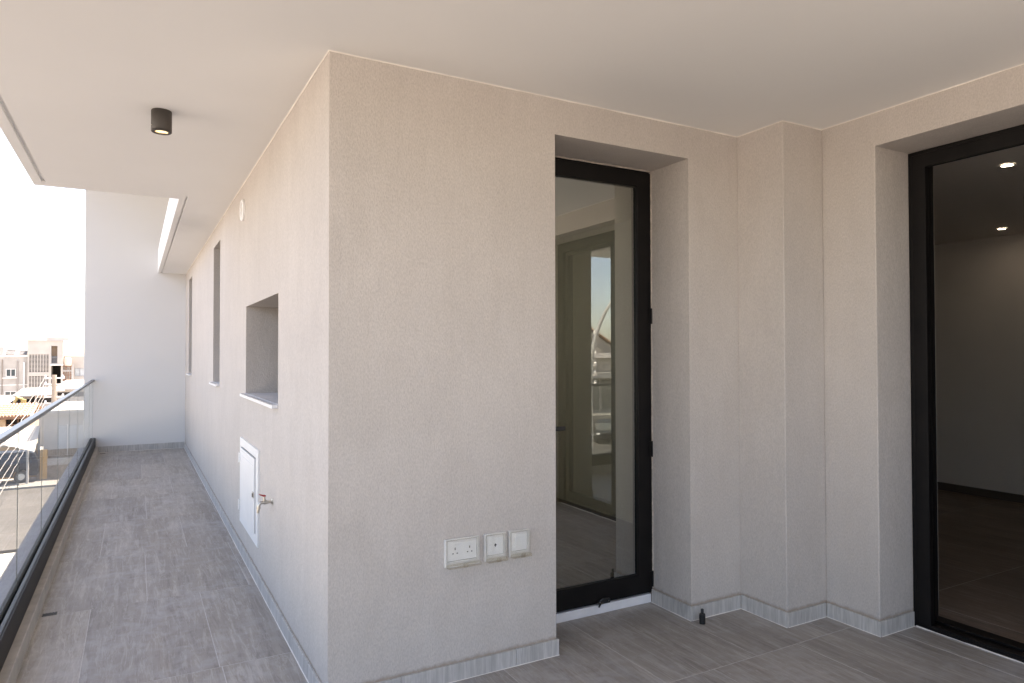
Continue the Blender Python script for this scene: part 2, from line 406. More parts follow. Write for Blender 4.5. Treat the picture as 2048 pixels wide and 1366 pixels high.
# floor, every tile an object
floor = tag(bpy.data.objects.new('floor', None), kind='structure'); COL.objects.link(floor); ORG['floor'] = Vector((0, 0, 0))
TW, TL, GAP, TT = 0.603, 1.209, 0.0038, 0.010
tile_cache = {}
def tile(parent, x0, x1, y0, y1, mat, name='floor_tile'):
    w, l = round(x1-x0, 4), round(y1-y0, 4)
    key = (w, l, mat.name)
    if key not in tile_cache:
        b = 0.0012; m = MB()
        hx, hy = w/2, l/2
        m.add([(-hx,-hy,-TT),(hx,-hy,-TT),(hx,hy,-TT),(-hx,hy,-TT),(-hx,-hy,-b),(hx,-hy,-b),(hx,hy,-b),(-hx,hy,-b),
               (-hx+b,-hy+b,0),(hx-b,-hy+b,0),(hx-b,hy-b,0),(-hx+b,hy-b,0)],
              [(3,2,1,0),(0,1,5,4),(1,2,6,5),(2,3,7,6),(3,0,4,7),(4,5,9,8),(5,6,10,9),(6,7,11,10),(7,4,8,11),(8,9,10,11)])
        me = bpy.data.meshes.new(name); me.from_pydata(m.v, [], m.f); me.materials.append(mat); tile_cache[key] = me
    o = bpy.data.objects.new(name, tile_cache[key]); COL.objects.link(o); o.parent = parent
    o.location = ((x0+x1)/2, (y0+y1)/2, random.uniform(-0.0004, 0.0004))
def lay(parent, X0_, X1_, Y0_, Y1_, mat, name='floor_tile', ybase=2.482):
    k0 = math.floor((Y0_-ybase)/TL); k = k0
    while ybase+k*TL < Y1_:
        a, b = ybase+k*TL, ybase+(k+1)*TL
        ph = {-1: 2.50, 0: 2.20, 1: 2.19, 2: 1.89, 3: 2.19, 4: 1.92}.get(k, 2.2 if k % 2 else 1.9)
        i = math.floor((X0_-ph)/TW)
        while ph+i*TW < X1_:
            c, d = ph+i*TW, ph+(i+1)*TW
            x0, x1, y0, y1 = max(c+GAP/2, X0_), min(d-GAP/2, X1_), max(a+GAP/2, Y0_), min(b-GAP/2, Y1_)
            if x1-x0 > 0.02 and y1-y0 > 0.02: tile(parent, x0, x1, y0, y1, mat, name)
            i += 1
        k += 1
lay(floor, -0.483, X0+0.02, -0.523, YF+0.01, TILE)
lay(floor, X0+0.021, 3.875, -0.523, 3.335, TILE)
ifloor = tag(bpy.data.objects.new('indoor_floor', None), kind='structure'); COL.objects.link(ifloor); ORG['indoor_floor'] = Vector((0, 0, 0))
lay(ifloor, 4.16, 8.02, -0.98, 7.0, TILE_IN, 'indoor_tile', 2.58)
lay(ifloor, 1.08, 3.986, 3.485, 7.0, TILE_IN, 'indoor_tile', 2.58)

# ceiling slab: wide over the terrace, a narrow strip along the far part of the side balcony
NX = 0.322; YN = 6.507; FH = 0.385
ceil_mb = voxel([(-0.703, XIN+4.5, -1.0, YN, H, H+FH), (NX, XIN+4.5, YN, 7.25, H, H+FH), (NX, 1.25, YN, 12.9, H, H+FH)],
                [(-0.640, -0.613, -0.96, 6.36, H-0.01, H+0.022), (0.371, 0.386, 6.37, YF, H-0.01, H+0.018), (-0.634, X2, -0.95, -0.93, H-0.01, H+0.018)])
tag(ceil_mb.build('ceiling', CEIL, bevel=0.005), kind='structure')

# walls
WZ0, WZ1 = -0.012, H+0.06
def caulk(parent, pts, w=0.008):
    # wavering bead of white paint and filler where a wall meets the ceiling
    m = MB()
    for (a, b) in zip(pts[:-1], pts[1:]):
        a, b = Vector(a), Vector(b); L = (b-a).length; n = max(2, int(L/0.12))
        P = [a.lerp(b, i/n) + Vector((0, 0, random.uniform(-0.0012, 0.0012))) for i in range(n+1)]
        m.tube(P, [w*random.uniform(0.35, 0.6) for _ in P], 6)
    return m.build('ceiling_bead', CAULK, parent)
SK_H, SK_T = 0.082, 0.011
def skirting(parent, a, b, face, mat=SKIRT, h=SK_H, t=SK_T, L=0.60, ext0=0, ext1=0, off=0.0, bead=True):
    """pieces of stone skirting from a to b (xy); face = outward normal"""
    a, b = Vector(a), Vector(b); d = (b-a); tot = d.length; d.normalize(); f = Vector(face)
    s = -ext0; first = True
    while s < tot+ext1-1e-6:
        e = min(s + (off if first and off else L), tot+ext1); first = False
        p, q = a+d*(s+0.001), a+d*(e-0.001); p2, q2 = p+f*t*random.uniform(0.95, 1.06), q+f*t*random.uniform(0.95, 1.06)
        hh = h+random.uniform(-0.0015, 0.0015)
        mb = MB().add([(p.x,p.y,0.0006),(q.x,q.y,0.0006),(q2.x,q2.y,0.0006),(p2.x,p2.y,0.0006),(p.x,p.y,hh),(q.x,q.y,hh),(q2.x,q2.y,hh),(p2.x,p2.y,hh)],
                      [(3,2,1,0),(4,5,6,7),(0,1,5,4),(1,2,6,5),(2,3,7,6),(3,0,4,7)])
        mb.build('skirting_tile', mat, parent, bevel=0.0012, seg=1)
        s = e
    if bead:
        m = MB(); p, q = a+f*(t+0.001)-d*ext0, b+f*(t+0.001)+d*ext1; n = max(2, int(tot/0.1))
        P = [(p.lerp(q, i/n).x, p.lerp(q, i/n).y, 0.001) for i in range(n+1)]
        m.tube(P, [random.uniform(0.0016, 0.0034) for _ in P], 5)
        m.build('grout_bead', CAULK, parent)

wallA = empty('rendered_wall', (X0, Y0, 0), 'beige textured corner wall along the side balcony, with three sockets and recessed windows', 'wall')
solA = [(X0, X0+0.34, Y0, 12.75, WZ0, WZ1), (X0, X1, Y0, 3.46, WZ0, WZ1)]
WIN = [(4.19, 5.522, 1.250, 1.911), (7.355, 8.0, 1.250, 2.694), (11.165, 11.80, 1.252, 2.713)]
voidA = [(DX0, DX1, Y0-0.1, 3.6, -0.1, DTOP)] + [(X0-0.1, X0+0.29, a, b, c, d) for (a, b, c, d) in WIN]
voxel(solA, voidA).build('wall_body', RENDER, wallA, bevel=0.005)
caulk(wallA, [(X0-0.002, 12.58, H-0.001), (X0-0.002, Y0-0.002, H-0.001), (X1, Y0-0.002, H-0.001)])
skirting(wallA, (X0, Y0), (X0, YF), (-1, 0), off=0.42, ext0=SK_T)
skirting(wallA, (X0, Y0), (DX0, Y0), (0, -1), off=0.33, ext0=0, ext1=SK_T)
skirting(wallA, (DX0, Y0), (DX0, 3.33), (1, 0), bead=False)
skirting(wallA, (DX1, 3.33), (DX1, Y0), (-1, 0), ext1=SK_T, off=0.20)
skirting(wallA, (DX1, Y0), (X1-SK_T, Y0), (0, -1))

col = empty('rendered_pillar', (X1+0.17, YP+0.2, 0), 'beige textured pillar jutting out between the glazed door and the wide doorway', 'pillar')
MB().box(X1, XIN, YP, 3.46, WZ0, WZ1).build('pillar_body', RENDER, col, bevel=0.005)
caulk(col, [(X1-0.002, Y0, H-0.001), (X1-0.002, YP-0.002, H-0.001), (X2, YP-0.002, H-0.001)])
skirting(col, (X1, Y0-SK_T), (X1, YP), (-1, 0), ext1=SK_T)
skirting(col, (X1, YP), (X2-SK_T, YP), (0, -1))

wallC = empty('rendered_wall', (X2, 1.5, 0), 'beige textured wall around the wide open sliding doorway at right', 'wall')
voxel([(X2, XIN, -0.95, YP, WZ0, WZ1)], [(X2-0.1, XIN+0.1, SY0, SY1, -0.1, STOP)]).build('wall_body', RENDER, wallC, bevel=0.005)
caulk(wallC, [(X2-0.002, YP, H-0.001), (X2-0.002, -0.93, H-0.001)])
skirting(wallC, (X2, YP-SK_T), (X2, SY1), (-1, 0), ext1=SK_T)
skirting(wallC, (X2, SY1), (3.885, SY1), (0, -1))
skirting(wallC, (X2, SY0), (X2, -0.52), (-1, 0), ext0=SK_T)

wallF = empty('end_wall', (-0.1, YF, 0), 'smooth white end wall closing the side balcony', 'wall')
MB().box(-0.692, X0+0.5, YF, 12.84, -0.36, H+5.2).build('wall_body', WHITE_WALL, wallF, bevel=0.004)
skirting(wallF, (-0.483, YF), (X0-SK_T, YF), (0, -1), off=0.5, h=0.098)

# interior of the flat seen through the doorway
iw = empty('indoor_wall', (8.02, 3, 0), 'plain dim wall inside the room behind the open doorway', 'wall')
MB().box(8.02, 8.2, -1.0, 7.2, -0.01, 2.88).build('wall_body', INWALL, iw)
MB().box(8.004, 8.0195, -0.98, 6.99, 0.001, 0.085).build('skirting_board', DARKSKIRT, iw)
s_ = empty('wall_socket', (8.019, 4.62, 0.40), 'small white socket plate low on the dim indoor wall', 'socket')
MB().box(8.010, 8.0195, 4.58, 4.66, 0.36, 0.44).build('plate', WHITE_PL, s_, bevel=0.002)
MB().box(8.0085, 8.0098, 4.605, 4.635, 0.385, 0.415).build('insert', FROST, s_)
iw2 = empty('indoor_wall', (4.5, 7.0, 0), 'back wall behind the glazed door, with an opening added for daylight', 'wall')
voxel([(1.08, 8.02, 7.0, 7.2, -0.01, 2.88)], [(1.45, 2.9, 6.9, 7.3, 1.0, 2.1)]).build('wall_body', INWALL, iw2)  # opening added to let daylight in behind the glazed door
iw4 = empty('indoor_wall', (4.05, 5.2, 0), 'added partition wall catching daylight behind the glazed door', 'wall')
MB().box(4.0, 4.148, 3.461, 6.999, -0.01, 2.784).build('wall_body', INWALL, iw4)  # partition added so its daylit face veils the door glass
iw3 = empty('indoor_wall', (6, -1.0, 0), 'plain side wall of the dim room, beside the sliding door', 'wall')
MB().box(XIN, 8.02, -1.2, -0.99, -0.01, 2.88).build('wall_body', INWALL, iw3)
tag(voxel([(XIN, 8.02, -0.99, 7.0, 2.785, 2.88), (X0+0.34, XIN, 3.46, 7.0, 2.785, 2.88)], []).build('indoor_ceiling', INWALL), kind='structure')
for (x, y, lab) in ((5.0, 2.33, 'round recessed ceiling downlight indoors, the one nearer the doorway'), (7.52, 3.56, 'round recessed ceiling downlight indoors, the one farther from the doorway')):
    t = empty('recessed_downlight', (x, y, 2.784), lab, 'downlight', 'downlights inside the room')
    MB().lathe((x, y, 2.784), [(0.044, 0.0), (0.044, -0.004), (0.034, -0.006), (0.033, -0.001)], 24).build('trim_ring', WHITE_METAL, t, True)
    MB().lathe((x, y, 2.782), [(0.033, 0.0), (0.0005, 0.0)], 24).build('lamp_face', DLIGHT, t)

# ------------------------------------------------------------------ windows in the side wall
labs = ['deep square window recess with pale sill in the side wall', 'tall narrow window slit in the side wall, nearer of the two', 'tall narrow window slit beside the white end wall']
for (a, b, c, d), lab in zip(WIN, labs):
    t = empty('window', (X0, (a+b)/2, c), lab, 'window', 'windows of the side wall')
    xp = X0+0.285
    voxel([(xp-0.05, xp, a+0.002, b-0.002, c+0.002, d-0.002)], [(xp-0.1, xp+0.1, a+0.055, b-0.055, c+0.055, d-0.055)]).build('frame', ALU, t, bevel=0.003)
    MB().box(xp-0.03, xp-0.018, a+0.056, b-0.056, c+0.056, d-0.056).build('pane', DARKPANE, t)
    MB().box(X0-0.036, xp-0.052, a+0.003, b+0.0, c-0.001, c+0.0015).build('sill_bed', GROUT, t)
    sl = MB(); sl.box(X0-0.036, X0-0.0005, a-0.002, b+0.055, c-0.021, c+0.002); 
    sl.build('sill_nosing', MARBLE, t, bevel=0.002)
    MB().box(X0+0.0, xp-0.052, a+0.001, b-0.001, c+0.0016, c+0.004).build('sill', MARBLE, t)

# ------------------------------------------------------------------ round vent
t = empty('vent_cover', (X0, 5.70, 2.68), 'small round white vent cover high on the side wall', 'vent')
MB().lathe((X0, 5.70, 2.68), [(0.084, 0.0), (0.084, -0.012), (0.078, -0.018), (0.066, -0.018), (0.062, -0.008), (0.062, -0.001)], 36, 'X').build('ring', WHITE_PL, t, True)
MB().lathe((X0-0.005, 5.70, 2.68), [(0.063, 0.0), (0.0005, 0.0)], 36, 'X').build('disc', simple('vent_disc', (0.60, 0.56, 0.51), 0.8, var=0.05), t)

# ------------------------------------------------------------------ meter cabinet
CY0, CY1, CZ0, CZ1 = 4.85, 5.735, 0.250, 0.902
t = empty('utility_cabinet', (X0, (CY0+CY1)/2, CZ0), 'flush white metal service cabinet low on the side wall', 'cabinet')
dy0, dy1, dz0, dz1 = 4.935, 5.652, 0.322, 0.840
voxel([(X0-0.012, X0+0.004, CY0, CY1, CZ0, CZ1)], [(X0-0.1, X0+0.1, dy0, dy1, dz0, dz1)]).build('frame', WHITE_METAL, t, bevel=0.0015)
MB().box(X0-0.002, X0+0.003, dy0-0.005, dy1+0.005, dz0-0.005, dz1+0.005).build('gap_backing', BLACK, t)
door = voxel([(X0-0.020, X0-0.006, dy0+0.018, dy1-0.003, dz0+0.003, dz1-0.009), (X0-0.0225, X0-0.019, dy0+0.05, dy1-0.05, dz0+0.10, dz1-0.06)], []).build('door', WHITE_METAL, t, bevel=0.0015)
MB().box(X0-0.026, X0-0.0201, dy0+0.022, dy0+0.075, 0.565, 0.603).build('latch_plate', CHROME, door, bevel=0.001)
MB().box(X0-0.030, X0-0.0262, dy0+0.028, dy0+0.050, 0.572, 0.596).build('latch', BLACK, door, bevel=0.001)
for z in (0.715, 0.352):
    m = MB().tube([(X0-0.021, dy1+0.012, z), (X0-0.021, dy1+0.012, z+0.036)], 0.011, 12).tube([(X0-0.021, dy1+0.012, z+0.038), (X0-0.021, dy1+0.012, z+0.074)], 0.011, 12)
    m.box(X0-0.0205, X0-0.0125, dy1+0.012, dy1+0.045, z+0.004, z+0.070)
    m.build('hinge', WHITE_METAL, t, True)

# ------------------------------------------------------------------ tap
ty, tz = 4.352, 0.654
t = empty('garden_tap', (X0, ty, tz), 'nickel garden tap with red lever beside the white cabinet', 'tap')
MB().lathe((X0, ty, tz), [(0.0, 0.0), (0.019, 0.0), (0.019, -0.003), (0.012, -0.007), (0.009, -0.008)], 20, 'X').build('wall_flange', CHROME, t, True)
MB().tube([(X0-0.006, ty, tz), (X0-0.030, ty, tz), (X0-0.031, ty, tz), (X0-0.052, ty, tz), (X0-0.053, ty, tz), (X0-0.066, ty, tz)], [0.009, 0.009, 0.0125, 0.0125, 0.010, 0.0095], 16).build('body', CHROME, t, True)
MB().tube([(X0-0.060, ty, tz+0.001), (X0-0.068, ty, tz), (X0-0.076, ty, tz-0.006), (X0-0.080, ty, tz-0.018), (X0-0.081, ty, tz-0.024)], 0.0092, 16)\
    .tube([(X0-0.081, ty, tz-0.022), (X0-0.0815, ty, tz-0.034)], 0.0130, 6).tube([(X0-0.0815, ty, tz-0.034), (X0-0.085, ty, tz-0.060)], [0.0095, 0.0072], 14).build('spout', CHROME, t, True)
MB().tube([(X0-0.048, ty, tz+0.008), (X0-0.048, ty, tz+0.020), (X0-0.048, ty, tz+0.021), (X0-0.048, ty, tz+0.033)], [0.0085, 0.0085, 0.006, 0.006], 14).build('stem', CHROME, t, True)
lv = MB(); pr = [(X0-0.040, tz+0.036), (X0-0.055, tz+0.036), (X0-0.078, tz+0.050), (X0-0.080, tz+0.054), (X0-0.056, tz+0.046), (X0-0.040, tz+0.043)]
lv.prism(pr, ty-0.011, ty+0.011, 'Y'); lv.build('lever', RED, t, bevel=0.0015)

# ------------------------------------------------------------------ weatherproof sockets
def socket(x0, x1, z0, z1, kind, lab):
    t = empty('weatherproof_socket', ((x0+x1)/2, Y0, z0), lab, 'socket', 'sockets under clear covers on the beige wall')
    yb = Y0
    voxel([(x0, x1, yb-0.018, yb+0.002, z0, z1)], [(x0+0.014, x1-0.014, yb-0.1, yb+0.1, z0+0.028, z1-0.010)]).build('base_frame', FROST, t, bevel=0.004)
    MB().box(x0+0.015, x1-0.015, yb-0.012, yb+0.001, z0+0.029, z1-0.011).build('faceplate', WHITE_PL, t, bevel=0.0015)
    # clear hinged cover, bowed at the front, open underneath
    n = 8; m = MB(); w = x1-x0
    prof = []
    for i in range(n+1):
        u = i/n; x = x0+0.003+(w-0.006)*u; bow = 0.046+0.012*(1-(2*u-1)**2)
        prof.append((x, yb-0.0182-bow*min(1, 6*u, 6*(1-u))))
    za, zb = z0+0.020, z1-0.003
    inn = [(x0+0.006+(x1-x0-0.012)*(i/n), y+0.0022) for i, (x, y) in enumerate(prof)]
    vs_ = [(x, y, za) for x, y in prof] + [(x, y, zb) for x, y in prof] + [(x, y, za) for x, y in inn] + [(x, y, zb-0.0022) for x, y in inn]
    k = n+1; fs = []
    for i in range(n):
        fs += [(i, i+1, k+i+1, k+i), (2*k+i+1, 2*k+i, 3*k+i, 3*k+i+1), (i+1, i, 2*k+i, 2*k+i+1)]
    fs += [tuple(range(k, 2*k)), tuple(reversed(range(3*k, 4*k)))]
    cov = m.add(vs_, fs).build('cover', CLEAR, t, smooth=False, bevel=0.0)
    lip = MB().box(x0+0.004, x1-0.004, yb-0.052, yb-0.0185, z0+0.0005, z0+0.018)
    lip.build('cable_skirt', SMOKY, cov, bevel=0.006)
    cl = MB().box((x0+x1)/2-0.012, (x0+x1)/2+0.012, yb-0.0585, yb-0.0525, z0+0.004, z0+0.024); cl.build('cover_clip', SMOKY, cov, bevel=0.002)
    hinge = MB().tube([(x0+0.008, yb-0.022, z1-0.0005), (x1-0.008, yb-0.022, z1-0.0005)], 0.0045, 10); hinge.build('cover_hinge', CLEAR, cov, True)
    yf = yb-0.0125
    def hole(cx, cz, w, h): MB().box(cx-w/2, cx+w/2, yf-0.0006, yf+0.0002, cz-h/2, cz+h/2).build('pin_hole', BLACK, t)
    zc = (z0+z1)/2+0.008
    if kind == 'double':
        for cx in (x0+0.054, x1-0.052):
            hole(cx, zc+0.010, 0.0045, 0.011); hole(cx-0.011, zc-0.012, 0.0065, 0.0048); hole(cx+0.011, zc-0.012, 0.0065, 0.0048)
            MB().box(cx-0.006, cx+0.006, yf-0.004, yf+0.0002, zc+0.020, zc+0.031).build('rocker', WHITE_PL, t, bevel=0.001)
    elif kind == 'single':
        c = (x0+x1)/2+0.002
        hole(c, zc, 0.004, 0.016); hole(c, zc+0.001, 0.012, 0.006)
    else:
        c = (x0+x1)/2
        MB().box(c-0.022, c+0.022, yf-0.005, yf+0.0002, zc-0.026, zc+0.026).build('rocker', WHITE_PL, t, bevel=0.0015)
socket(1.283, 1.465, 0.540, 0.674, 'double', 'wide double socket under a clear plastic cover, leftmost of three')
socket(1.491, 1.610, 0.539, 0.672, 'single', 'middle one of three sockets, small dark pin hole under clear cover')
socket(1.627, 1.746, 0.541, 0.671, 'switch', 'rightmost of three sockets, plain white switch under clear cover')

# ------------------------------------------------------------------ ceiling spotlight
lx, ly = 0.12, 4.19; hb = 0.118; rr = 0.0515
t = empty('ceiling_spotlight', (lx, ly, H), 'dark cylindrical spotlight glowing on the white ceiling', 'spotlight')
MB().lathe((lx, ly, H), [(rr*0.96, 0.001), (rr, -0.004), (rr, -hb+0.012), (rr*0.985, -hb+0.011), (rr*0.985, -hb+0.009), (rr, -hb+0.008), (rr, -hb+0.003), (rr-0.003, -hb), (0.035, -hb), (0.034, -hb+0.014)], 40).build('housing', LAMPBODY, t, True)
MB().lathe((lx, ly, H), [(0.0342, -hb+0.004), (0.024, -hb+0.022), (0.016, -hb+0.030)], 32).build('reflector', REFLECTOR, t, True)
MB().lathe((lx, ly, H), [(0.0338, -hb+0.007), (0.020, -hb+0.006), (0.0004, -hb+0.0055)], 32).build('lens', LAMPEMIT, t, True)
a = R(200); MB().tube([(lx+math.cos(a)*rr*0.97, ly+math.sin(a)*rr*0.97, H-hb+0.030), (lx+math.cos(a)*rr*1.05, ly+math.sin(a)*rr*1.05, H-hb+0.030)], 0.0032, 10).build('screw', CHROME, t)

# ------------------------------------------------------------------ glazed door
YD = 3.335
t = empty('glazed_door', ((DX0+DX1)/2, YD, 0), 'tall black framed glazed door reflecting the terrace, closed', 'door')
DB, DT = 0.062, DTOP-0.006
voxel([(DX0-0.0, DX1+0.018, YD+0.012, YD+0.075, DB-0.005, DT+0.012)], [(DX0+0.05, DX1-0.05, YD-0.1, YD+0.2, DB+0.04, DT-0.05)]).build('outer_frame', ALU, t, bevel=0.002)
voxel([(DX0+0.012, DX1-0.004, YD-0.008, YD+0.050, DB+0.004, DT-0.006)], [(DX0+0.13, DX1-0.112, YD-0.1, YD+0.2, 0.185, 2.588)]).build('sash', ALU, t, bevel=0.004)
gx0, gx1, gz0, gz1 = DX0+0.131, DX1-0.113, 0.186, 2.587
MB().box(gx0, gx1, YD+0.012, YD+0.018, gz0, gz1).build('pane', DOORGLASS, t)
for z in (1.735, 0.905, 0.10):
    MB().tube([(DX1-0.006, YD-0.013, z), (DX1-0.006, YD-0.013, z+0.098)], 0.0055, 12).box(DX1-0.03, DX1-0.004, YD-0.0125, YD-0.0085, z+0.004, z+0.094).build('hinge', ALU, t, True)
lvr = MB().tube([(DX0+0.07, YD-0.008, 1.125), (DX0+0.07, YD-0.050, 1.125)], 0.010, 12).box(DX0+0.058, DX0+0.243, YD-0.064, YD-0.046, 1.111, 1.135)
lvr.box(DX0+0.045, DX0+0.095, YD-0.016, YD-0.0085, 1.04, 1.21); lvr.build('lever_handle', BLACK, t, bevel=0.002)
bolt = MB().box(2.415, 2.500, YD-0.020, YD-0.0085, 0.062, 0.088).tube([(2.42, YD-0.022, 0.082), (2.44, YD-0.030, 0.096), (2.475, YD-0.030, 0.094), (2.492, YD-0.022, 0.080)], 0.006, 8)
bolt.tube([(2.43, YD-0.02, 0.066), (2.41, YD-0.028, 0.052)], 0.005, 8); bolt.build('foot_bolt', BLACK, t, bevel=0.001)
for x in (2.424, 2.488): MB().tube([(x, YD-0.0195, 0.075), (x, YD-0.0225, 0.075)], 0.003, 8).build('screw', CHROME, t)
MB().box(DX0+0.001, DX1-0.0115, YD-0.004, 3.48, 0.0008, 0.054).build('threshold', MARBLE, t, bevel=0.003)
m = MB()
def foam(a, b, n, r):
    a, b = Vector(a), Vector(b)
    P = [a.lerp(b, i/n)+Vector((random.uniform(-.002, .001), random.uniform(-.003, .002), random.uniform(-.002, .002))) for i in range(n+1)]
    m.tube(P, [r*random.uniform(0.5, 1.25) for _ in P], 6)
foam((DX1-0.001, YD-0.008, 0.09), (DX1-0.001, YD-0.008, DTOP-0.01), 90, 0.0048); foam((DX0+0.01, YD-0.010, DTOP-0.001), (DX1-0.01, YD-0.010, DTOP-0.001), 34, 0.0048)
m.build('sealant_bead', FOAM, t)

# ------------------------------------------------------------------ door stop
t = empty('door_stop', (2.862, 2.928, 0), 'small black ribbed door stop standing on the floor by the skirting', 'door stop')
pr = [(0.0005, 0.0), (0.0175, 0.0)]
for i in range(4):
    z = 0.004+i*0.0115; pr += [(0.0178, z), (0.0178, z+0.0085), (0.0158, z+0.0095), (0.0158, z+0.0110)]
pr += [(0.0172, 0.052), (0.0150, 0.056), (0.0085, 0.057)]
MB().lathe((2.862, 2.928, 0.0006), pr, 24).build('base', BLACK, t, True)
MB().lathe((2.862, 2.928, 0.0006), [(0.0085, 0.0565), (0.0085, 0.080), (0.0070, 0.083), (0.0004, 0.0835)], 18).build('stem', BLACK, t, True)

# ------------------------------------------------------------------ floor drains
for (x, y, lab) in ((-0.432, 4.925, 'small dark slotted floor drain nearer the camera, by the railing kerb'), (-0.425, 12.46, 'small dark floor drain at the foot of the white end wall')):
    t = empty('floor_drain', (x, y, 0), lab, 'drain', 'drains along the kerb')
    MB().box(x-0.036, x+0.036, y-0.026, y+0.026, 0.0008, 0.0014).build('recess', BLACK, t)
    m = MB()
    for i in range(5): m.box(x-0.037+i*0.0172, x-0.033+i*0.0172, y-0.027, y+0.027, 0.0012, 0.0026)
    m.box(x-0.037, x+0.037, y-0.002, y+0.002, 0.0012, 0.0024)
    m.build('grate', STEEL, t)

# ------------------------------------------------------------------ glass railing
t = empty('glass_railing', (-0.565, 6.0, 0.09), 'frameless glass balustrade with grey handrail and black base channel', 'railing')
XA, XB = -0.605, -0.528
yq = -0.645
voxel([(XA, XB, yq, YF-0.004, 0.092, 0.236), (XB, X2-0.01, yq, yq+0.077, 0.092, 0.236)],
      [(XA+0.022, XB-0.030, yq+0.03, YF, 0.13, 0.4), (XA+0.022, X2, yq+0.022, yq+0.047, 0.13, 0.4)]).build('base_channel', ALU, t, bevel=0.003)
MB().box(XB-0.030, XB-0.012, yq+0.08, YF-0.006, 0.228, 0.2415).build('channel_gasket', BLACK, t)
voxel([(-0.592, -0.548, yq-0.004, YF-0.003, 1.126, 1.152), (-0.548, X2-0.004, yq+0.012, yq+0.056, 1.126, 1.152)], [(-0.579, -0.561, yq+0.03, YF, 1.0, 1.138)]).build('handrail', RAIL, t, bevel=0.004)
y = 4.712-5*1.153+0.45
ys = [yq+0.05] + [4.712+1.153*i for i in range(-4, 7)] + [YF-0.012]
ys = [v for v in ys if v >= yq+0.04]
for a, b in zip(ys[:-1], ys[1:]):
    g = MB().box(-0.576, -0.564, a+0.005, b-0.005, 0.14, 1.136).build('glass_panel', GLASS, t)
    MB().box(-0.5715, -0.5685, b-0.0048, b-0.0012, 0.14, 1.1365).build('polished_edge', EDGE, g)
xs = [-0.52+1.02*i for i in range(5)]
for a, b in zip(xs[:-1], xs[1:]):
    MB().box(a+0.004, min(b, X2-0.02)-0.004, yq+0.029, yq+0.041, 0.14, 1.133).build('glass_panel', GLASS, t)

# ------------------------------------------------------------------ sliding door
t = empty('sliding_door', (4.0, 1.5, 0), 'wide black framed sliding door standing open onto the dark room', 'door')
FX0, FX1 = 3.888, 4.105
def frame_ring(x0, x1, inset0, inset1):
    return (x0, x1, SY0+inset0, SY1-inset0, 0.002, STOP-inset0), (x0-0.01, x1+0.01, SY0+inset1, SY1-inset1, 0.046 if inset1 > 0.05 else 0.03, STOP-inset1)
voxel([(FX0, FX1, SY0+0.003, SY1-0.003, 0.002, STOP-0.003)], [(FX0-0.1, FX1+0.1, SY0+0.022, SY1-0.022, 0.022, STOP-0.022)]).build('outer_frame', ALU, t, bevel=0.002)
for (x0, x1, ins, zb) in ((FX0+0.001, FX0+0.036, 0.098, 0.034), (3.985, 4.004, 0.066, 0.034)):
    voxel([(x0, x1, SY0+0.0225, SY1-0.0225, 0.0225, STOP-0.0225)], [(x0-0.1, x1+0.1, SY0+ins, SY1-ins, zb, STOP-ins)]).build('track', ALU, t, bevel=0.0015)
def leaf(x0, y0, y1, name):
    s = voxel([(x0, x0+0.044, y0, y1, 0.044, STOP-0.045)], [(x0-0.1, x0+0.2, y0+0.085, y1-0.085, 0.130, STOP-0.130)]).build(name, ALU, t, bevel=0.003)
    MB().box(x0+0.018, x0+0.024, y0+0.086, y1-0.086, 0.131, STOP-0.131).build('pane', SLIDEGLASS, s)
leaf(3.9345, SY0+0.048, 1.585, 'fixed_leaf'); leaf(4.018, SY0+0.060, 1.560, 'sliding_leaf')
for z in (1.905, 0.345):
    p = MB().box(3.930, 3.965, SY1-0.026, SY1-0.0225, z, z+0.085); p.build('strike_plate', STEEL, t)
    for dz in (0.018, 0.066): MB().tube([(3.9475, SY1-0.028, z+dz), (3.9475, SY1-0.0255, z+dz)], 0.0035, 8).build('screw', CHROME, t)
m = MB(); P = [(FX0-0.002, SY1-0.02-i*0.05, 0.003+random.uniform(0, 0.002)) for i in range(33)]
m.tube(P, [random.uniform(0.0015, 0.004) for _ in P], 6); m.build('sealant_bead', CAULK, t)

# ================================================================== THE NEIGHBOURHOOD (towards +Y, seen past the railing)
STUCCO = simple('old_stucco', (0.355, 0.328, 0.30), 0.92, var=0.16, vs_=0.7, bmp=(6, 0.3, 0.03))
STUCCO2 = simple('cream_stucco', (0.39, 0.358, 0.325), 0.92, var=0.10, vs_=0.5)
TRIM = simple('pale_trim', (0.66, 0.63, 0.60), 0.8, var=0.08, vs_=1.2)
SHADE = simple('dark_interior', (0.016, 0.014, 0.012), 0.9, var=0.3)
TERRA = simple('terracotta_tile', (0.30, 0.175, 0.125), 0.85, var=0.25, vs_=2.0)
TIMBER = simple('brown_timber', (0.20, 0.11, 0.065), 0.8, var=0.2, vs_=4)
PALEROOF = simple('whitewashed_roof', (0.36, 0.345, 0.325), 0.8, var=0.08, vs_=0.6)
SHUTTER = simple('grey_blue_shutter', (0.33, 0.345, 0.355), 0.6, var=0.08, vs_=2)
STONE_AND_SHADOW = simple('brown_stone_and_shadow', (0.25, 0.205, 0.165), 0.9, var=0.3, vs_=2.5, bmp=(8, 0.5, 0.03))  # stone colour, also used for the painted veranda shadow
OCHRE = simple('ochre_render', (0.58, 0.36, 0.16), 0.9, var=0.1, vs_=1.0)
SAIL = simple('white_canvas', (0.42, 0.40, 0.37), 0.9, var=0.06, vs_=1.0)
WOODPOLE = simple('weathered_pole', (0.33, 0.27, 0.215), 0.9, var=0.25, vs_=3, stretch=(1, 1, 0.1))
WIREM = simple('sheathed_cable', (0.22, 0.21, 0.20), 0.6, var=0.15, vs_=4)
PANE = simple('bluish_window_glass', (0.06, 0.075, 0.08), 0.08, var=0.2, spec=0.9)
SOLAR = simple('solar_panel_glass', (0.06, 0.065, 0.075), 0.45, spec=0.4)
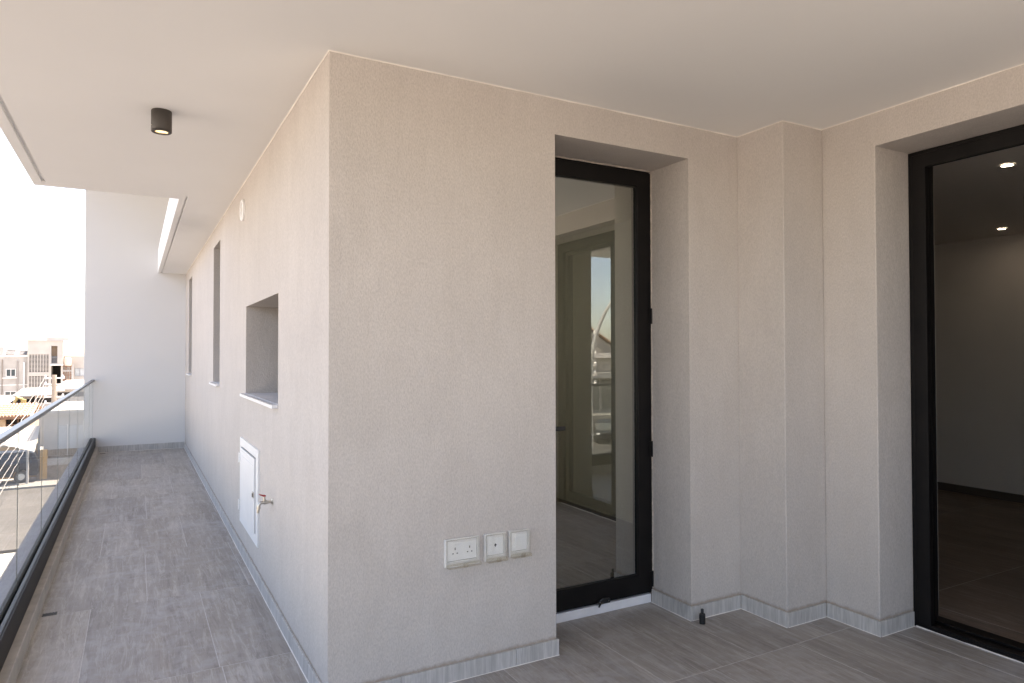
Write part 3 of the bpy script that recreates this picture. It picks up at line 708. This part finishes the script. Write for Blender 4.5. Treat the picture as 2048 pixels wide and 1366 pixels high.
TANK = simple('white_tank', (0.75, 0.75, 0.74), 0.4, var=0.05)
LEAFG = mat_leaf('leaf_green', (0.075, 0.095, 0.030)); LEAFD = mat_leaf('leaf_dark', (0.040, 0.058, 0.024))
BARK = simple('bark', (0.13, 0.095, 0.07), 0.95, var=0.3, vs_=5)

GF = GZ-1.2    # land falls a little towards the far block
def window(parent, x0, x1, z0, z1, yf, frame=TRIM, pane=PANE, split=True, d=0.12, fwid=0.08):
    w = voxel([(x0-fwid, x1+fwid, yf-0.06, yf+0.02, z0-fwid, z1+fwid)], [(x0, x1, yf-1, yf+1, z0, z1)])
    if split:
        c = (x0+x1)/2; w.box(c-0.035, c+0.035, yf-0.04, yf+0.03, z0, z1)
    f = w.build('window', frame, parent)
    MB().box(x0, x1, yf+0.031, yf+0.045, z0, z1).build('pane', pane, f)
    return f
# -- long left block
YB = 112.0
t = empty('apartment_block', (-22, YB+5, GF), 'old beige three-storey apartment block with white framed windows, far left', 'building')
voxel([(-34, -12.55, YB, YB+11, GF, 1.25)], [(-14.89, -13.96, YB-1, YB+0.15, -1.31, -0.43), (-15.0, -13.88, YB-1, YB+0.15, -4.05, -3.41)] +
      [(-18.9-3.6*i, -17.8-3.6*i, YB-1, YB+0.15, z, z+0.9) for i in range(4) for z in (-1.3, -4.2)]).build('wall', STUCCO, t)
MB().box(-34.1, -12.56, YB-0.10, YB+11.1, 1.25, 1.45).build('parapet', TRIM, t)
window(t, -14.89, -13.96, -1.31, -0.43, YB+0.02); window(t, -15.0, -13.88, -4.05, -3.41, YB+0.02)
for i in range(4):
    for z in (-1.3, -4.2): window(t, -18.9-3.6*i, -17.8-3.6*i, z, z+0.9, YB+0.02)
MB().box(-15.32, -13.72, YB-0.16, YB-0.001, -1.62, -1.50).build('sill', TRIM, t)
MB().tube([(-13.70, YB-0.08, 0.7), (-13.70, YB-0.08, -5.6)], 0.075, 8).build('drain_pipe', simple('grey_pipe', (0.28, 0.25, 0.23), 0.7), t)
MB().tube([(-12.98, YB-0.09, 0.5), (-12.98, YB-0.09, -4.2)], 0.10, 8).build('white_pipe', TANK, t)
MB().tube([(-15.35, YB-0.08, 0.9), (-15.35, YB-0.08, -5.6)], 0.06, 8).build('drain_pipe', simple('brown_pipe', (0.22, 0.18, 0.15), 0.7), t)
MB().box(-34, -12.6, YB-0.05, YB-0.001, -2.55, -2.45).build('string_course', TRIM, t)
MB().box(-18.5, -15.25, YB+0.3, YB+3.4, 1.45, 2.55).build('roof_room', PALEROOF, t)
def heater(x, y, z, s, lab):
    h = empty('solar_water_heater', (x, y, z), lab, 'water heater', 'water heaters on the flat roofs')
    MB().add([(x-0.9*s, y-0.8*s, z+0.25), (x+0.5*s, y-0.8*s, z+0.25), (x+0.5*s, y+0.5*s, z+1.15*s), (x-0.9*s, y+0.5*s, z+1.15*s),
              (x-0.9*s, y-0.85*s, z+0.33), (x+0.5*s, y-0.85*s, z+0.33), (x+0.5*s, y+0.45*s, z+1.23*s), (x-0.9*s, y+0.45*s, z+1.23*s)],
             [(0,1,2,3),(4,5,6,7),(0,1,5,4),(1,2,6,5),(2,3,7,6),(3,0,4,7)]).build('panel', SOLAR, h)
    MB().tube([(x-0.7*s, y+0.7*s, z+1.45*s), (x+0.6*s, y+0.7*s, z+1.45*s)], 0.30*s, 14).build('tank', TANK, h, True)
    f = MB()
    for dx in (-0.8, 0.45):
        f.tube([(x+dx*s, y+0.7*s, z), (x+dx*s, y+0.7*s, z+1.3*s)], 0.03, 6); f.tube([(x+dx*s, y-0.8*s, z), (x+dx*s, y-0.8*s, z+0.28)], 0.03, 6)
        f.tube([(x+dx*s, y-0.8*s, z+0.1), (x+dx*s, y+0.7*s, z+0.9*s)], 0.025, 6)
        f.build('stand', TANK, h); f = MB()
heater(-14.6, YB+2.2, 1.25, 0.75, 'leftmost rooftop solar heater, right beside the white roof room')
heater(-13.2, YB+2.0, 1.25, 0.62, 'rooftop solar heater close against the stair tower')
heater(-20.5, YB+3, 1.25, 0.9, 'rooftop solar heater on the far left of the old block')
# -- stair tower with block screens
t = empty('stair_tower', (-10.5, YB+2, GF), 'beige stair tower with perforated block screens and a small balcony', 'building')
TY = YB-0.6
SC = [(-12.40, -10.18, -0.83, 1.56), (-12.40, -10.18, -3.90, -1.34)]
voxel([(-12.54, -8.57, TY, YB+4.5, GF, 3.35)],
      [(a, b, TY-1, TY+0.6, c, d) for (a, b, c, d) in SC] + [(-9.92, -9.22, TY-1, TY+0.5, 0.35, 2.71), (-9.92, -8.80, TY-1, TY+2.5, -2.65, 0.06)]).build('wall', STUCCO2, t)
MB().box(-12.62, -8.50, TY-0.12, YB+4.6, 3.35, 3.50).build('roof_slab', simple('grey_coping', (0.36, 0.33, 0.31), 0.9), t)
MB().box(-10.6, -8.1, YB+1.0, YB+3.5, 3.50, 3.95).build('roof_hatch', PALEROOF, t)
for (a, b, c, d) in SC:      # pierced blocks, four pixels each in the picture: one lattice per opening
    m = MB(); nx, nz = 7, 14 if c > -1 else 15
    for i in range(nx+1):
        x = a+(b-a)*i/nx; m.box(x-0.040, x+0.040, TY+0.06, TY+0.22, c, d)
    for i in range(nz+1):
        z = c+(d-c)*i/nz; m.box(a, b, TY+0.05, TY+0.23, z-0.036, z+0.036)
    tag(m.build('block_screen', STUCCO2, t), kind='stuff')
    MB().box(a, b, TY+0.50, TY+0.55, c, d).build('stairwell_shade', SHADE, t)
MB().box(-9.90, -9.24, TY+0.44, TY+0.49, 1.40, 2.69).build('roller_blind', simple('brown_blind', (0.16, 0.11, 0.075), 0.7), t)
MB().box(-9.90, -9.24, TY+0.45, TY+0.49, 0.36, 1.38).build('balcony_door', SHADE, t)
bal = MB().box(-9.98, -8.52, TY-0.75, TY-0.001, 0.06, 0.22).build('balcony', TRIM, t)
m = MB()
for i in range(13): m.box(-9.95+i*0.115, -9.93+i*0.115, TY-0.73, TY-0.71, 0.22, 1.20)
m.box(-9.98, -8.52, TY-0.75, TY-0.69, 1.20, 1.25); m.build('balcony_rail', simple('grey_rail', (0.30, 0.30, 0.32), 0.6), bal)
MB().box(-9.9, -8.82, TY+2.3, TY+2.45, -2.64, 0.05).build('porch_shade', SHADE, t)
# -- right block
t = empty('apartment_block', (-4, YB+5, GF), 'cream apartment block with grey sliding window, right of the stair tower', 'building')
voxel([(-8.56, 12, YB+0.3, YB+10, GF, 1.30)], [(-7.22, -6.10, YB-1, YB+0.5, -1.42, -0.40)] + [(-3.4+3.2*i, -2.2+3.2*i, YB-1, YB+0.5, -1.42, -0.40) for i in range(4)]).build('wall', STUCCO2, t)
MB().box(-8.56, 12.1, YB+0.2, YB+10.1, 1.30, 1.48).build('parapet', TRIM, t)
GREYW = simple('grey_window_frame', (0.25, 0.25, 0.26), 0.5); PALEP = simple('curtained_pane', (0.40, 0.43, 0.44), 0.15, var=0.15, vs_=1.5)
window(t, -7.20, -6.12, -1.40, -0.42, YB+0.32, GREYW, PALEP, fwid=0.05)
for i in range(4): window(t, -3.38+3.2*i, -2.22+3.2*i, -1.40, -0.42, YB+0.32, GREYW, PALEP, fwid=0.05)
MB().box(-7.85, -7.25, YB+2, YB+2.6, 1.48, 2.75).build('chimney', TRIM, t)
fr = empty('pipe_trellis', (-8.0, YB-0.5, -3.1), 'rusty pipe trellis standing against the cream block', 'trellis')
for x in (-8.48, -8.22, -7.96, -7.70): MB().tube([(x, YB-0.5, -3.1), (x, YB-0.5, 0.20 if x in (-8.22, -7.70) else -0.72)], 0.05, 6).build('upright', RUST, fr)
for z in (-2.9, -1.9, -1.3): MB().box(-8.52, -7.56, YB-0.56, YB-0.44, z, z+0.06).build('crossbar', RUST, fr)
MB().box(-8.60, -7.50, YB-0.62, YB-0.40, -0.78, -0.62).build('top_beam', PALEROOF, fr); MB().box(-8.55, -7.52, YB-0.62, YB-0.40, -3.12, -2.95).build('bottom_beam', PALEROOF, fr)
MB().box(-7.54, -7.36, YB-0.6, YB-0.42, -6.0, 0.20).build('white_post', PALEROOF, fr)
wt = empty('water_tank', (-8.05, YB-0.2, 0.10), 'pale round water tank above the rusty trellis', 'tank')
MB().lathe((-8.05, YB-0.35, 0.02), [(0.001, 0), (0.42, 0), (0.42, 0.9), (0.36, 1.05), (0.001, 1.15)], 18).build('body', simple('aged_tank', (0.55, 0.46, 0.38), 0.7, var=0.1), wt, True)
MB().box(-8.55, -7.55, YB-0.70, YB-0.05, -0.10, 0.018).build('stand', RUST, wt)

# -- white-roofed sheds in front of the blocks
for (x0, x1, y0, y1, z, lab) in ((-9.1, -7.64, 72, 78, -1.95, 'low whitewashed flat roofed shed behind the tiled house'),
                                 (-7.56, -6.22, 71, 77, -1.85, 'small whitewashed shed with overhanging roof behind the pole'),
                                 (-6.16, 3.0, 72, 84, -1.45, 'long low building with bright white roof beside the pole'),
                                 (-26, -9.3, 70, 79, -2.62, 'long grey-roofed shed with dark slot openings at the far left')):
    s = empty('flat_roofed_shed', ((x0+x1)/2, (y0+y1)/2, GF), lab, 'shed', 'low sheds between the blocks')
    MB().box(x0+0.1, x1-0.1, y0+0.1, y1-0.1, GF, z-0.12).build('wall', STUCCO2, s)
    MB().add([(x0, y0-0.3, z-0.14), (x1, y0-0.3, z-0.14), (x1, y1, z+0.22), (x0, y1, z+0.22), (x0, y0-0.3, z), (x1, y0-0.3, z), (x1, y1, z+0.36), (x0, y1, z+0.36)],
             [(3,2,1,0),(4,5,6,7),(0,1,5,4),(1,2,6,5),(2,3,7,6),(3,0,4,7)]).build('roof', PALEROOF, s)
    for i in range(2): MB().box(x0+0.25+i*1.15, min(x1-0.2, x0+1.15+i*1.15), y0+0.06, y0+0.098, z-0.75, z-0.35).build('slot_window', SHADE, s)
for (x, y, lab) in ((-8.6, 71.3, 'yellow parked loader arm poking above the shed roof'),):
    s = empty('excavator_arm', (x, y, GF), lab, 'machine')
    Y_ = simple('yellow_paint', (0.36, 0.28, 0.11), 0.5, var=0.15)
    MB().tube([(-8.95, 70.6, -2.75), (-8.62, 70.6, -2.02), (-8.35, 70.6, -2.18), (-8.15, 70.6, -2.70)], [0.10, 0.14, 0.12, 0.08], 8).build('boom', Y_, s)
    MB().prism([(-8.32, -2.2), (-8.02, -2.25), (-8.05, -2.62), (-8.38, -2.55)], 70.4, 70.8, 'Y').build('bucket', Y_, s)
    MB().box(-9.2, -8.0, 70.2, 71.0, GF, -2.72).build('chassis', simple('dark_machine', (0.05, 0.05, 0.05), 0.6), s)

# -- tiled house
HX0, HX1, HY0, HY1 = -16.0, -6.75, 60.4, 67.0
t = empty('tiled_house', (-11, 63, GZ), 'low house with terracotta tiled roof and dark wide window', 'house')
BRICKY = simple('tan_brick', (0.42, 0.31, 0.21), 0.9, var=0.2, vs_=3)
voxel([(HX0, HX1, HY0, HY1, GZ-0.2, -2.98)], [(-8.06, -6.98, HY0-1, HY0+0.3, -4.6, -3.08), (-12.5, -9.6, HY0-1, HY0+0.3, -4.6, -3.08)]).build('wall', BRICKY, t)
for (a, b) in ((-8.06, -6.98), (-12.5, -9.6)):
    g = MB().box(a, b, HY0+0.22, HY0+0.29, -4.6, -3.08).build('window', SHADE, t)
    m = MB()
    for i in range(4): m.box(a+(b-a)*i/3-0.03, a+(b-a)*i/3+0.03, HY0+0.12, HY0+0.2, -4.6, -3.08)
    for z in (-3.5, -4.1): m.box(a, b, HY0+0.1, HY0+0.18, z-0.025, z+0.025)
    m.build('glazing_bars', TIMBER, g)
EA = (HY0-0.55, -2.86); RI = (63.8, -2.22)
MB().add([(HX0-0.3, EA[0]-0.01, EA[1]-0.20), (HX1+0.3, EA[0]-0.01, EA[1]-0.20), (HX1+0.3, EA[0]-0.01, EA[1]-0.02), (HX0-0.3, EA[0]-0.01, EA[1]-0.02),
          (HX0-0.3, EA[0]+0.05, EA[1]-0.20), (HX1+0.3, EA[0]+0.05, EA[1]-0.20), (HX1+0.3, EA[0]+0.05, EA[1]-0.02), (HX0-0.3, EA[0]+0.05, EA[1]-0.02)],
         [(3,2,1,0),(4,5,6,7),(0,1,5,4),(1,2,6,5),(2,3,7,6),(3,0,4,7)]).build('fascia', TIMBER, t)
rf = MB().add([(HX0-0.3, EA[0], EA[1]-0.05), (HX1+0.3, EA[0], EA[1]-0.05), (HX1+0.3, RI[0], RI[1]-0.05), (HX0-0.3, RI[0], RI[1]-0.05), (HX1+0.3, HY1+0.5, EA[1]-0.05), (HX0-0.3, HY1+0.5, EA[1]-0.05)],
              [(0,1,2,3), (3,2,4,5)]).build('roof', TERRA, t)
m = MB(); nrow = 6; x = HX0-0.2
while x < HX1+0.3:                       # barrel tiles, a few pixels each: one joined part
    for r_ in range(nrow):
        u0, u1 = r_/nrow, (r_+1.12)/nrow
        p0 = Vector((x, EA[0]+(RI[0]-EA[0])*u0, EA[1]+(RI[1]-EA[1])*u0+0.035)); p1 = Vector((x, EA[0]+(RI[0]-EA[0])*u1, EA[1]+(RI[1]-EA[1])*u1+0.0))
        m.tube([p0, p1], [0.085, 0.07], 6)
    x += 0.20
tag(m.build('roof_tiles', TERRA, t), kind='stuff')

# -- flat-fronted house opposite the corner
t = empty('corner_house', (0, 54, GZ), 'beige flat roofed house with grey shutters and pale parapet behind the glass', 'house')
KX0 = -4.9
MB().box(KX0, 9, 51.0, 60, GZ-0.2, -2.12).build('wall', STUCCO, t)
MB().box(KX0-0.15, 9.1, 50.75, 60.1, -2.12, -1.92).build('roof_slab', PALEROOF, t)
for i in range(8):
    x = -4.12+0.52*i
    MB().box(x, x+0.44, 50.93, 50.999, -4.32, -2.88).build('shutter', SHUTTER, t)
    MB().box(x+0.46, x+0.505, 50.90, 50.998, -4.75, -2.80).build('pier', TRIM, t)
MB().box(KX0, 9, 50.96, 50.9985, -4.84, -4.36).build('veranda_shadow_band', STONE_AND_SHADOW, t)  # brown strip standing in for the shadow of the veranda recess
pw = empty('garden_wall', (-1.0, 50.7, GZ), 'low garden wall with white capped band in front of the shuttered house', 'wall')
MB().box(-5.2, 9, 50.66, 50.86, -5.28, -4.86).build('white_band', PALEROOF, pw)
MB().box(-5.2, 9, 50.64, 50.88, GZ, -5.282).build('stone_base', STONE_AND_SHADOW, pw)
MB().box(-5.02, -4.66, 50.60, 50.92, GZ+0.1, -4.30).build('gate_pillar', OCHRE, pw)
# -- awning on a post
t = empty('shade_sail', (-5.7, 49.6, GZ), 'white canvas shade sail on a pale post across the road', 'awning')
nx, ny = 10, 8; vs_ = []; fs = []
for j in range(ny+1):
    for i in range(nx+1):
        u, v = i/nx, j/ny
        x = -7.6+u*2.45; y = 49.25+v*2.6
        sag = 0.35*math.sin(math.pi*u)*math.sin(math.pi*v)
        z = -3.95+v*1.05-sag+(0.55*(1-u)*(1-v)) - 0.25*(u*(1-v)); edge = 0.10*math.sin(i*2.3) if j == 0 else 0
        vs_.append((x, y+edge, z))
n1 = len(vs_); vs_ += [(a, b, c-0.015) for a, b, c in vs_]
for j in range(ny):
    for i in range(nx):
        a = j*(nx+1)+i; fs.append((a, a+1, a+nx+2, a+nx+1)); fs.append((n1+a+nx+1, n1+a+nx+2, n1+a+1, n1+a))
MB().add(vs_, fs).build('canvas', SAIL, t, True)
MB().tube([(-5.50, 49.32, GZ+0.1), (-5.50, 49.32, -4.1)], 0.07, 10).build('post', SAIL, t)
MB().tube([(-7.55, 49.3, GZ+0.1), (-7.55, 49.3, -3.4)], 0.07, 10).build('post', SAIL, t)
for (x, y) in ((-5.2, 51.8), (-7.55, 51.8)): MB().tube([(x, y, GZ+0.1), (x, y, -3.0)], 0.06, 10).build('post', SAIL, t)
t = empty('ochre_wall', (-6.6, 52.6, GZ), 'ochre rendered boundary wall in the shade of the sail', 'wall')
MB().box(-9.5, -5.3, 52.6, 52.8, GZ, -4.2).build('wall_body', OCHRE, t)
MB().box(-9.55, -5.25, 52.55, 52.85, -4.2, -4.08).build('coping', PALEROOF, t)

# ------------------------------------------------------------------ vegetation
def foliage(name, mat, parent, blobs, nleaf, size):
    vs_, fs = [], []
    for _ in range(nleaf):
        c, r = random.choices(blobs, [b[1]**2 for b in blobs])[0]
        d = Vector((random.gauss(0, 1), random.gauss(0, 1), random.gauss(0, 1))).normalized()
        p = Vector(c)+d*r*(random.random()**0.45)*Vector((1, 1, 0.85)).length/1.65
        a = Vector((random.gauss(0, 1), random.gauss(0, 1), random.gauss(0, 1))).normalized(); b = a.orthogonal().normalized()
        s = size*random.uniform(0.6, 1.4); n = len(vs_)
        vs_ += [p-a*s*0.5, p+b*s*0.28, p+a*s*0.5, p-b*s*0.28]; fs.append((n, n+1, n+2, n+3))
    m = MB().add(vs_, fs); return m.build(name, mat, parent, fix=False)
def tree(x, y, z0, hgt, rad, lab, leafmat, nleaf=2600, size=0.30, grp='trees around the streets', trunk=0.45):
    t = empty('broadleaf_tree', (x, y, z0), lab, 'tree', grp)
    th = hgt*trunk; m = MB()
    m.tube([(x, y, z0-0.1), (x+0.1, y, z0+th*0.5), (x-0.05, y+0.05, z0+th)], [0.20, 0.15, 0.12], 10)
    blobs = []
    for i in range(9):
        a = random.uniform(0, 6.28); rr_ = rad*random.uniform(0.15, 0.75); h = random.uniform(0.50, 0.92)*hgt
        c = (x+math.cos(a)*rr_, y+math.sin(a)*rr_, z0+h); blobs.append((c, rad*random.uniform(0.30, 0.52)))
        m.tube([(x-0.05, y+0.05, z0+th*0.95), ((x+c[0])/2, (y+c[1])/2, z0+(th+h)/2), c], [0.09, 0.055, 0.02], 6)
    m.build('trunk', BARK, t); foliage('crown', leafmat, t, blobs, nleaf, size); return t
tree(-6.0, 128, GF, 9.6, 2.2, 'small pale green tree peeping over the cream block roof', LEAFG, 1500, 0.4)
# ------------------------------------------------------------------ utility poles and their cables
def upole(x, y, top, lab):
    t = empty('utility_pole', (x, y, GZ), lab, 'pole', 'poles carrying the street cables')
    MB().tube([(x, y, GZ-0.3), (x, y, top)], [0.19, 0.145], 12).build('shaft', WOODPOLE, t, True)
    for i in range(6):
        z = top-0.22-i*0.44
        br = MB().box(x-0.55, x+0.60, y-0.06, y+0.06, z-0.045, z+0.045).build('bracket', TRIM, t)
        for dx in (-0.50, 0.52): MB().lathe((x+dx, y-0.02, z+0.045), [(0.001, 0), (0.06, 0), (0.075, 0.05), (0.05, 0.09), (0.06, 0.14), (0.001, 0.17)], 10).build('insulator', TANK, br, True)
    return t
P1 = (-4.97, 58.0, 0.10); P2 = (-9.3, -17.8, 2.6); P3 = (-2.05, 2.4, -0.75)
upole(*P1, 'weathered utility pole with stacked white brackets among the far roofs')
upole(*P2, 'weathered utility pole standing by the road behind the terrace')
upole(*P3, 'weathered utility pole just below the glass railing')
for i in range(6):
    za, zb = P1[2]-0.05-i*0.44, P3[2]-0.05-i*0.44
    a, b = Vector((P1[0]-0.50, P1[1]-0.1, za)), Vector((P3[0]-0.5, P3[1], zb)); P = []
    for k in range(61):
        u = k/60; q = a.lerp(b, u); q.z -= 4*0.75*u*(1-u)*(1-0.06*i); q.x += 0.012*math.sin(k*1.9+i); q.z += 0.012*math.sin(k*2.6+i*2); P.append(q)
    o = MB().tube(P, 0.011, 6).build('overhead_cable', WIREM)
    nm = ['topmost', 'second from the top', 'third from the top', 'fourth from the top', 'fifth from the top', 'lowest'][i]
    tag(o, 'pale sagging street cable on the utility pole, ' + nm, 'cable', 'cables slung along the street')

# ================================================================== BEHIND THE CAMERA (seen only mirrored in the door glass)
t = empty('street_lamp', (-3.73, -9.65, GZ), 'tall pale street lamp with arched arm, mirrored in the door glass', 'street lamp')
LX, LY = -3.73, -9.65
GALV = simple('galvanised_steel', (0.52, 0.52, 0.50), 0.45, 0.5, var=0.08)
P = [(LX, LY, GZ+0.1), (LX, LY, 0.8)]
for k in range(1, 11):
    a = math.pi/2*k/10*0.92
    P.append((LX-1.9*(1-math.cos(a))*0.8, LY+1.0*(1-math.cos(a)), 0.8+3.0*math.sin(a)))
MB().tube(P, [0.085]+[0.065-0.003*i for i in range(len(P)-1)], 12).build('mast', GALV, t, True)
e_ = P[-1]; MB().box(e_[0]-0.75, e_[0]+0.02, e_[1]-0.02, e_[1]+0.22, e_[2]-0.05, e_[2]+0.07).build('lantern', GALV, t, bevel=0.03)

def car(x, y, rz, paint, lab, dz=0.0):
    t = empty('parked_car', (0, 0, 0), lab, 'car')
    L, W = 4.5, 1.8; zb = 0.34
    prof = [(-2.22, 0.45), (-2.25, 0.80), (-2.18, 1.02), (-1.15, 1.12), (-0.62, 1.68), (-0.30, 1.78), (1.65, 1.80), (2.02, 1.70), (2.22, 1.10), (2.25, 0.55), (2.15, 0.40), (1.85, 0.40)]
    for c in (1.38,):
        prof += [(c+0.40*math.cos(a), 0.40+0.40*math.sin(a)) for a in [k*math.pi/8 for k in range(0, 9)]]
    prof += [(-0.98, 0.38)]
    prof += [(-1.38+0.40*math.cos(a), 0.40+0.40*math.sin(a)) for a in [k*math.pi/8 for k in range(0, 9)]]
    body = MB().prism(prof, -W/2, W/2, 'Y')
    body.v = [(a, b*(1.0 if c < 1.12 else 1.0-0.22*(c-1.12)/0.68), c) for a, b, c in body.v]
    bo = body.build('body', paint, t, bevel=0.05)
    gp = [(-1.08, 1.16), (-0.60, 1.64), (-0.36, 1.70), (1.60, 1.70), (1.95, 1.18)]
    for s in (-1, 1):
        y0_ = 0.905*s
        m = MB(); vs_ = [(a, s*(W/2*(1-0.22*max(0, (c-1.12))/0.68)+0.006), c) for a, c in gp]
        m.add(vs_+[(a, b-s*0.02, c) for a, b, c in vs_], [tuple(range(5)), tuple(reversed(range(5, 10)))]+[(i, (i+1) % 5, 5+(i+1) % 5, 5+i) for i in range(5)])
        m.build('side_window', DARKPANE, t)
    m = MB().add([(-1.13, -0.80, 1.16), (-1.13, 0.80, 1.16), (-0.64, 0.68, 1.66), (-0.64, -0.68, 1.66), (-1.10, -0.80, 1.15), (-1.10, 0.80, 1.15), (-0.61, 0.68, 1.65), (-0.61, -0.68, 1.65)],
                 [(0,1,2,3),(7,6,5,4),(0,4,5,1),(1,5,6,2),(2,6,7,3),(3,7,4,0)])
    m.build('windscreen', PANE, t)
    for s in (-1, 1):
        MB().box(-2.275, -2.18, s*0.72-0.16, s*0.72+0.16, 0.80, 0.96).build('headlight', TANK, t, bevel=0.02)
        for cx in (-1.38, 1.38):
            w = MB().lathe((cx, s*0.80, 0.36), [(0.20, -0.11), (0.33, -0.11), (0.36, -0.08), (0.36, 0.08), (0.33, 0.11), (0.20, 0.11), (0.20, -0.11)], 24, 'Y').build('wheel', BLACK, t, True)
            MB().lathe((cx, s*0.80, 0.36), [(0.001, 0.09*s), (0.19, 0.08*s), (0.205, 0.10*s)], 20, 'Y').build('rim', GALV, w, True)
    MB().box(-2.285, -2.21, -0.42, 0.42, 0.78, 0.95).build('grille', BLACK, t)
    MB().box(-2.30, -2.24, -0.26, 0.26, 0.56, 0.67).build('number_plate', TANK, t)
    MB().box(-2.33, -2.19, -0.88, 0.88, 0.44, 0.70).build('bumper', BLACK, t, bevel=0.03)
    t.location = (x, y, GZ+dz); t.rotation_euler = (0, 0, rz); return t
car(-28.6, -42.4, R(-123), simple('dark_grey_car_paint', (0.035, 0.04, 0.045), 0.25, 0.3, var=0.05), 'dark grey parked car facing the balcony, mirrored in the door glass')
car(-7.3, 50.55, R(4), simple('black_car_paint', (0.018, 0.019, 0.022), 0.25, 0.2, var=0.05), 'black car parked in the shade of the white sail', 0.12)
t = empty('shop_building', (-40, -70, GZ), 'cream building with grey canopy and shop windows, mirrored in the door glass', 'building')
MB().box(-70, -15, -78, -66, GZ-0.2, 1.0).build('wall', STUCCO2, t)
MB().box(-70.3, -14.7, -78, -65.2, 1.0, 1.6).build('roof_edge', TRIM, t)
MB().box(-70, -15, -66, -63.6, -1.6, -0.9).build('canopy', simple('grey_canopy', (0.30, 0.30, 0.29), 0.7), t)
for i in range(16):
    x = -69+i*3.4
    w = MB().box(x, x+2.9, -65.99, -65.9, GZ+0.5, -1.9).build('shop_window', PANE, t)
    MB().box(x-0.12, x, -65.99, -65.85, GZ, -1.6).build('mullion', TRIM, t)
t = empty('gabled_house', (-52, -86, GZ), 'pale gabled house rising above the shop building', 'house')
MB().prism([(-60, GZ), (-44, GZ), (-44, 2.5), (-52, 7.0), (-60, 2.5)], -92, -82, 'Y').build('wall', STUCCO2, t)
for s in (0, 1):
    m = MB(); a, b = ((-60.6, 2.3), (-52, 7.25)) if s == 0 else ((-52, 7.25), (-43.4, 2.3))
    m.prism([a, b, (b[0], b[1]+0.25), (a[0], a[1]+0.25)], -92.5, -81.5, 'Y'); m.build('roof_slope', TERRA, t)
tree(-44, -84, GZ, 13.5, 3.4, 'dark tall tree beside the gabled house', LEAFD, 3000, 0.5)
tree(-38, -82, GZ, 12.5, 3.0, 'dark tree right of the gabled house roof', LEAFD, 2600, 0.5)
tree(-60, -96, GZ, 14.0, 3.6, 'dark tree at the far side of the gabled house', LEAFD, 2600, 0.5)
for i, (x, y) in enumerate(((-18.2, -30.6), (-20.4, -29.2))):
    t = empty('gate_pillar', (x, y, GZ), ['white gate pillar by the road, nearer the utility pole', 'white gate pillar by the road, farther from the utility pole'][i], 'pillar', 'white gate pillars')
    MB().box(x-0.35, x+0.35, y-0.35, y+0.35, GZ, GZ+2.3).build('shaft', PALEROOF, t, bevel=0.02); MB().box(x-0.45, x+0.45, y-0.45, y+0.45, GZ+2.3, GZ+2.45).build('cap', PALEROOF, t, bevel=0.02)
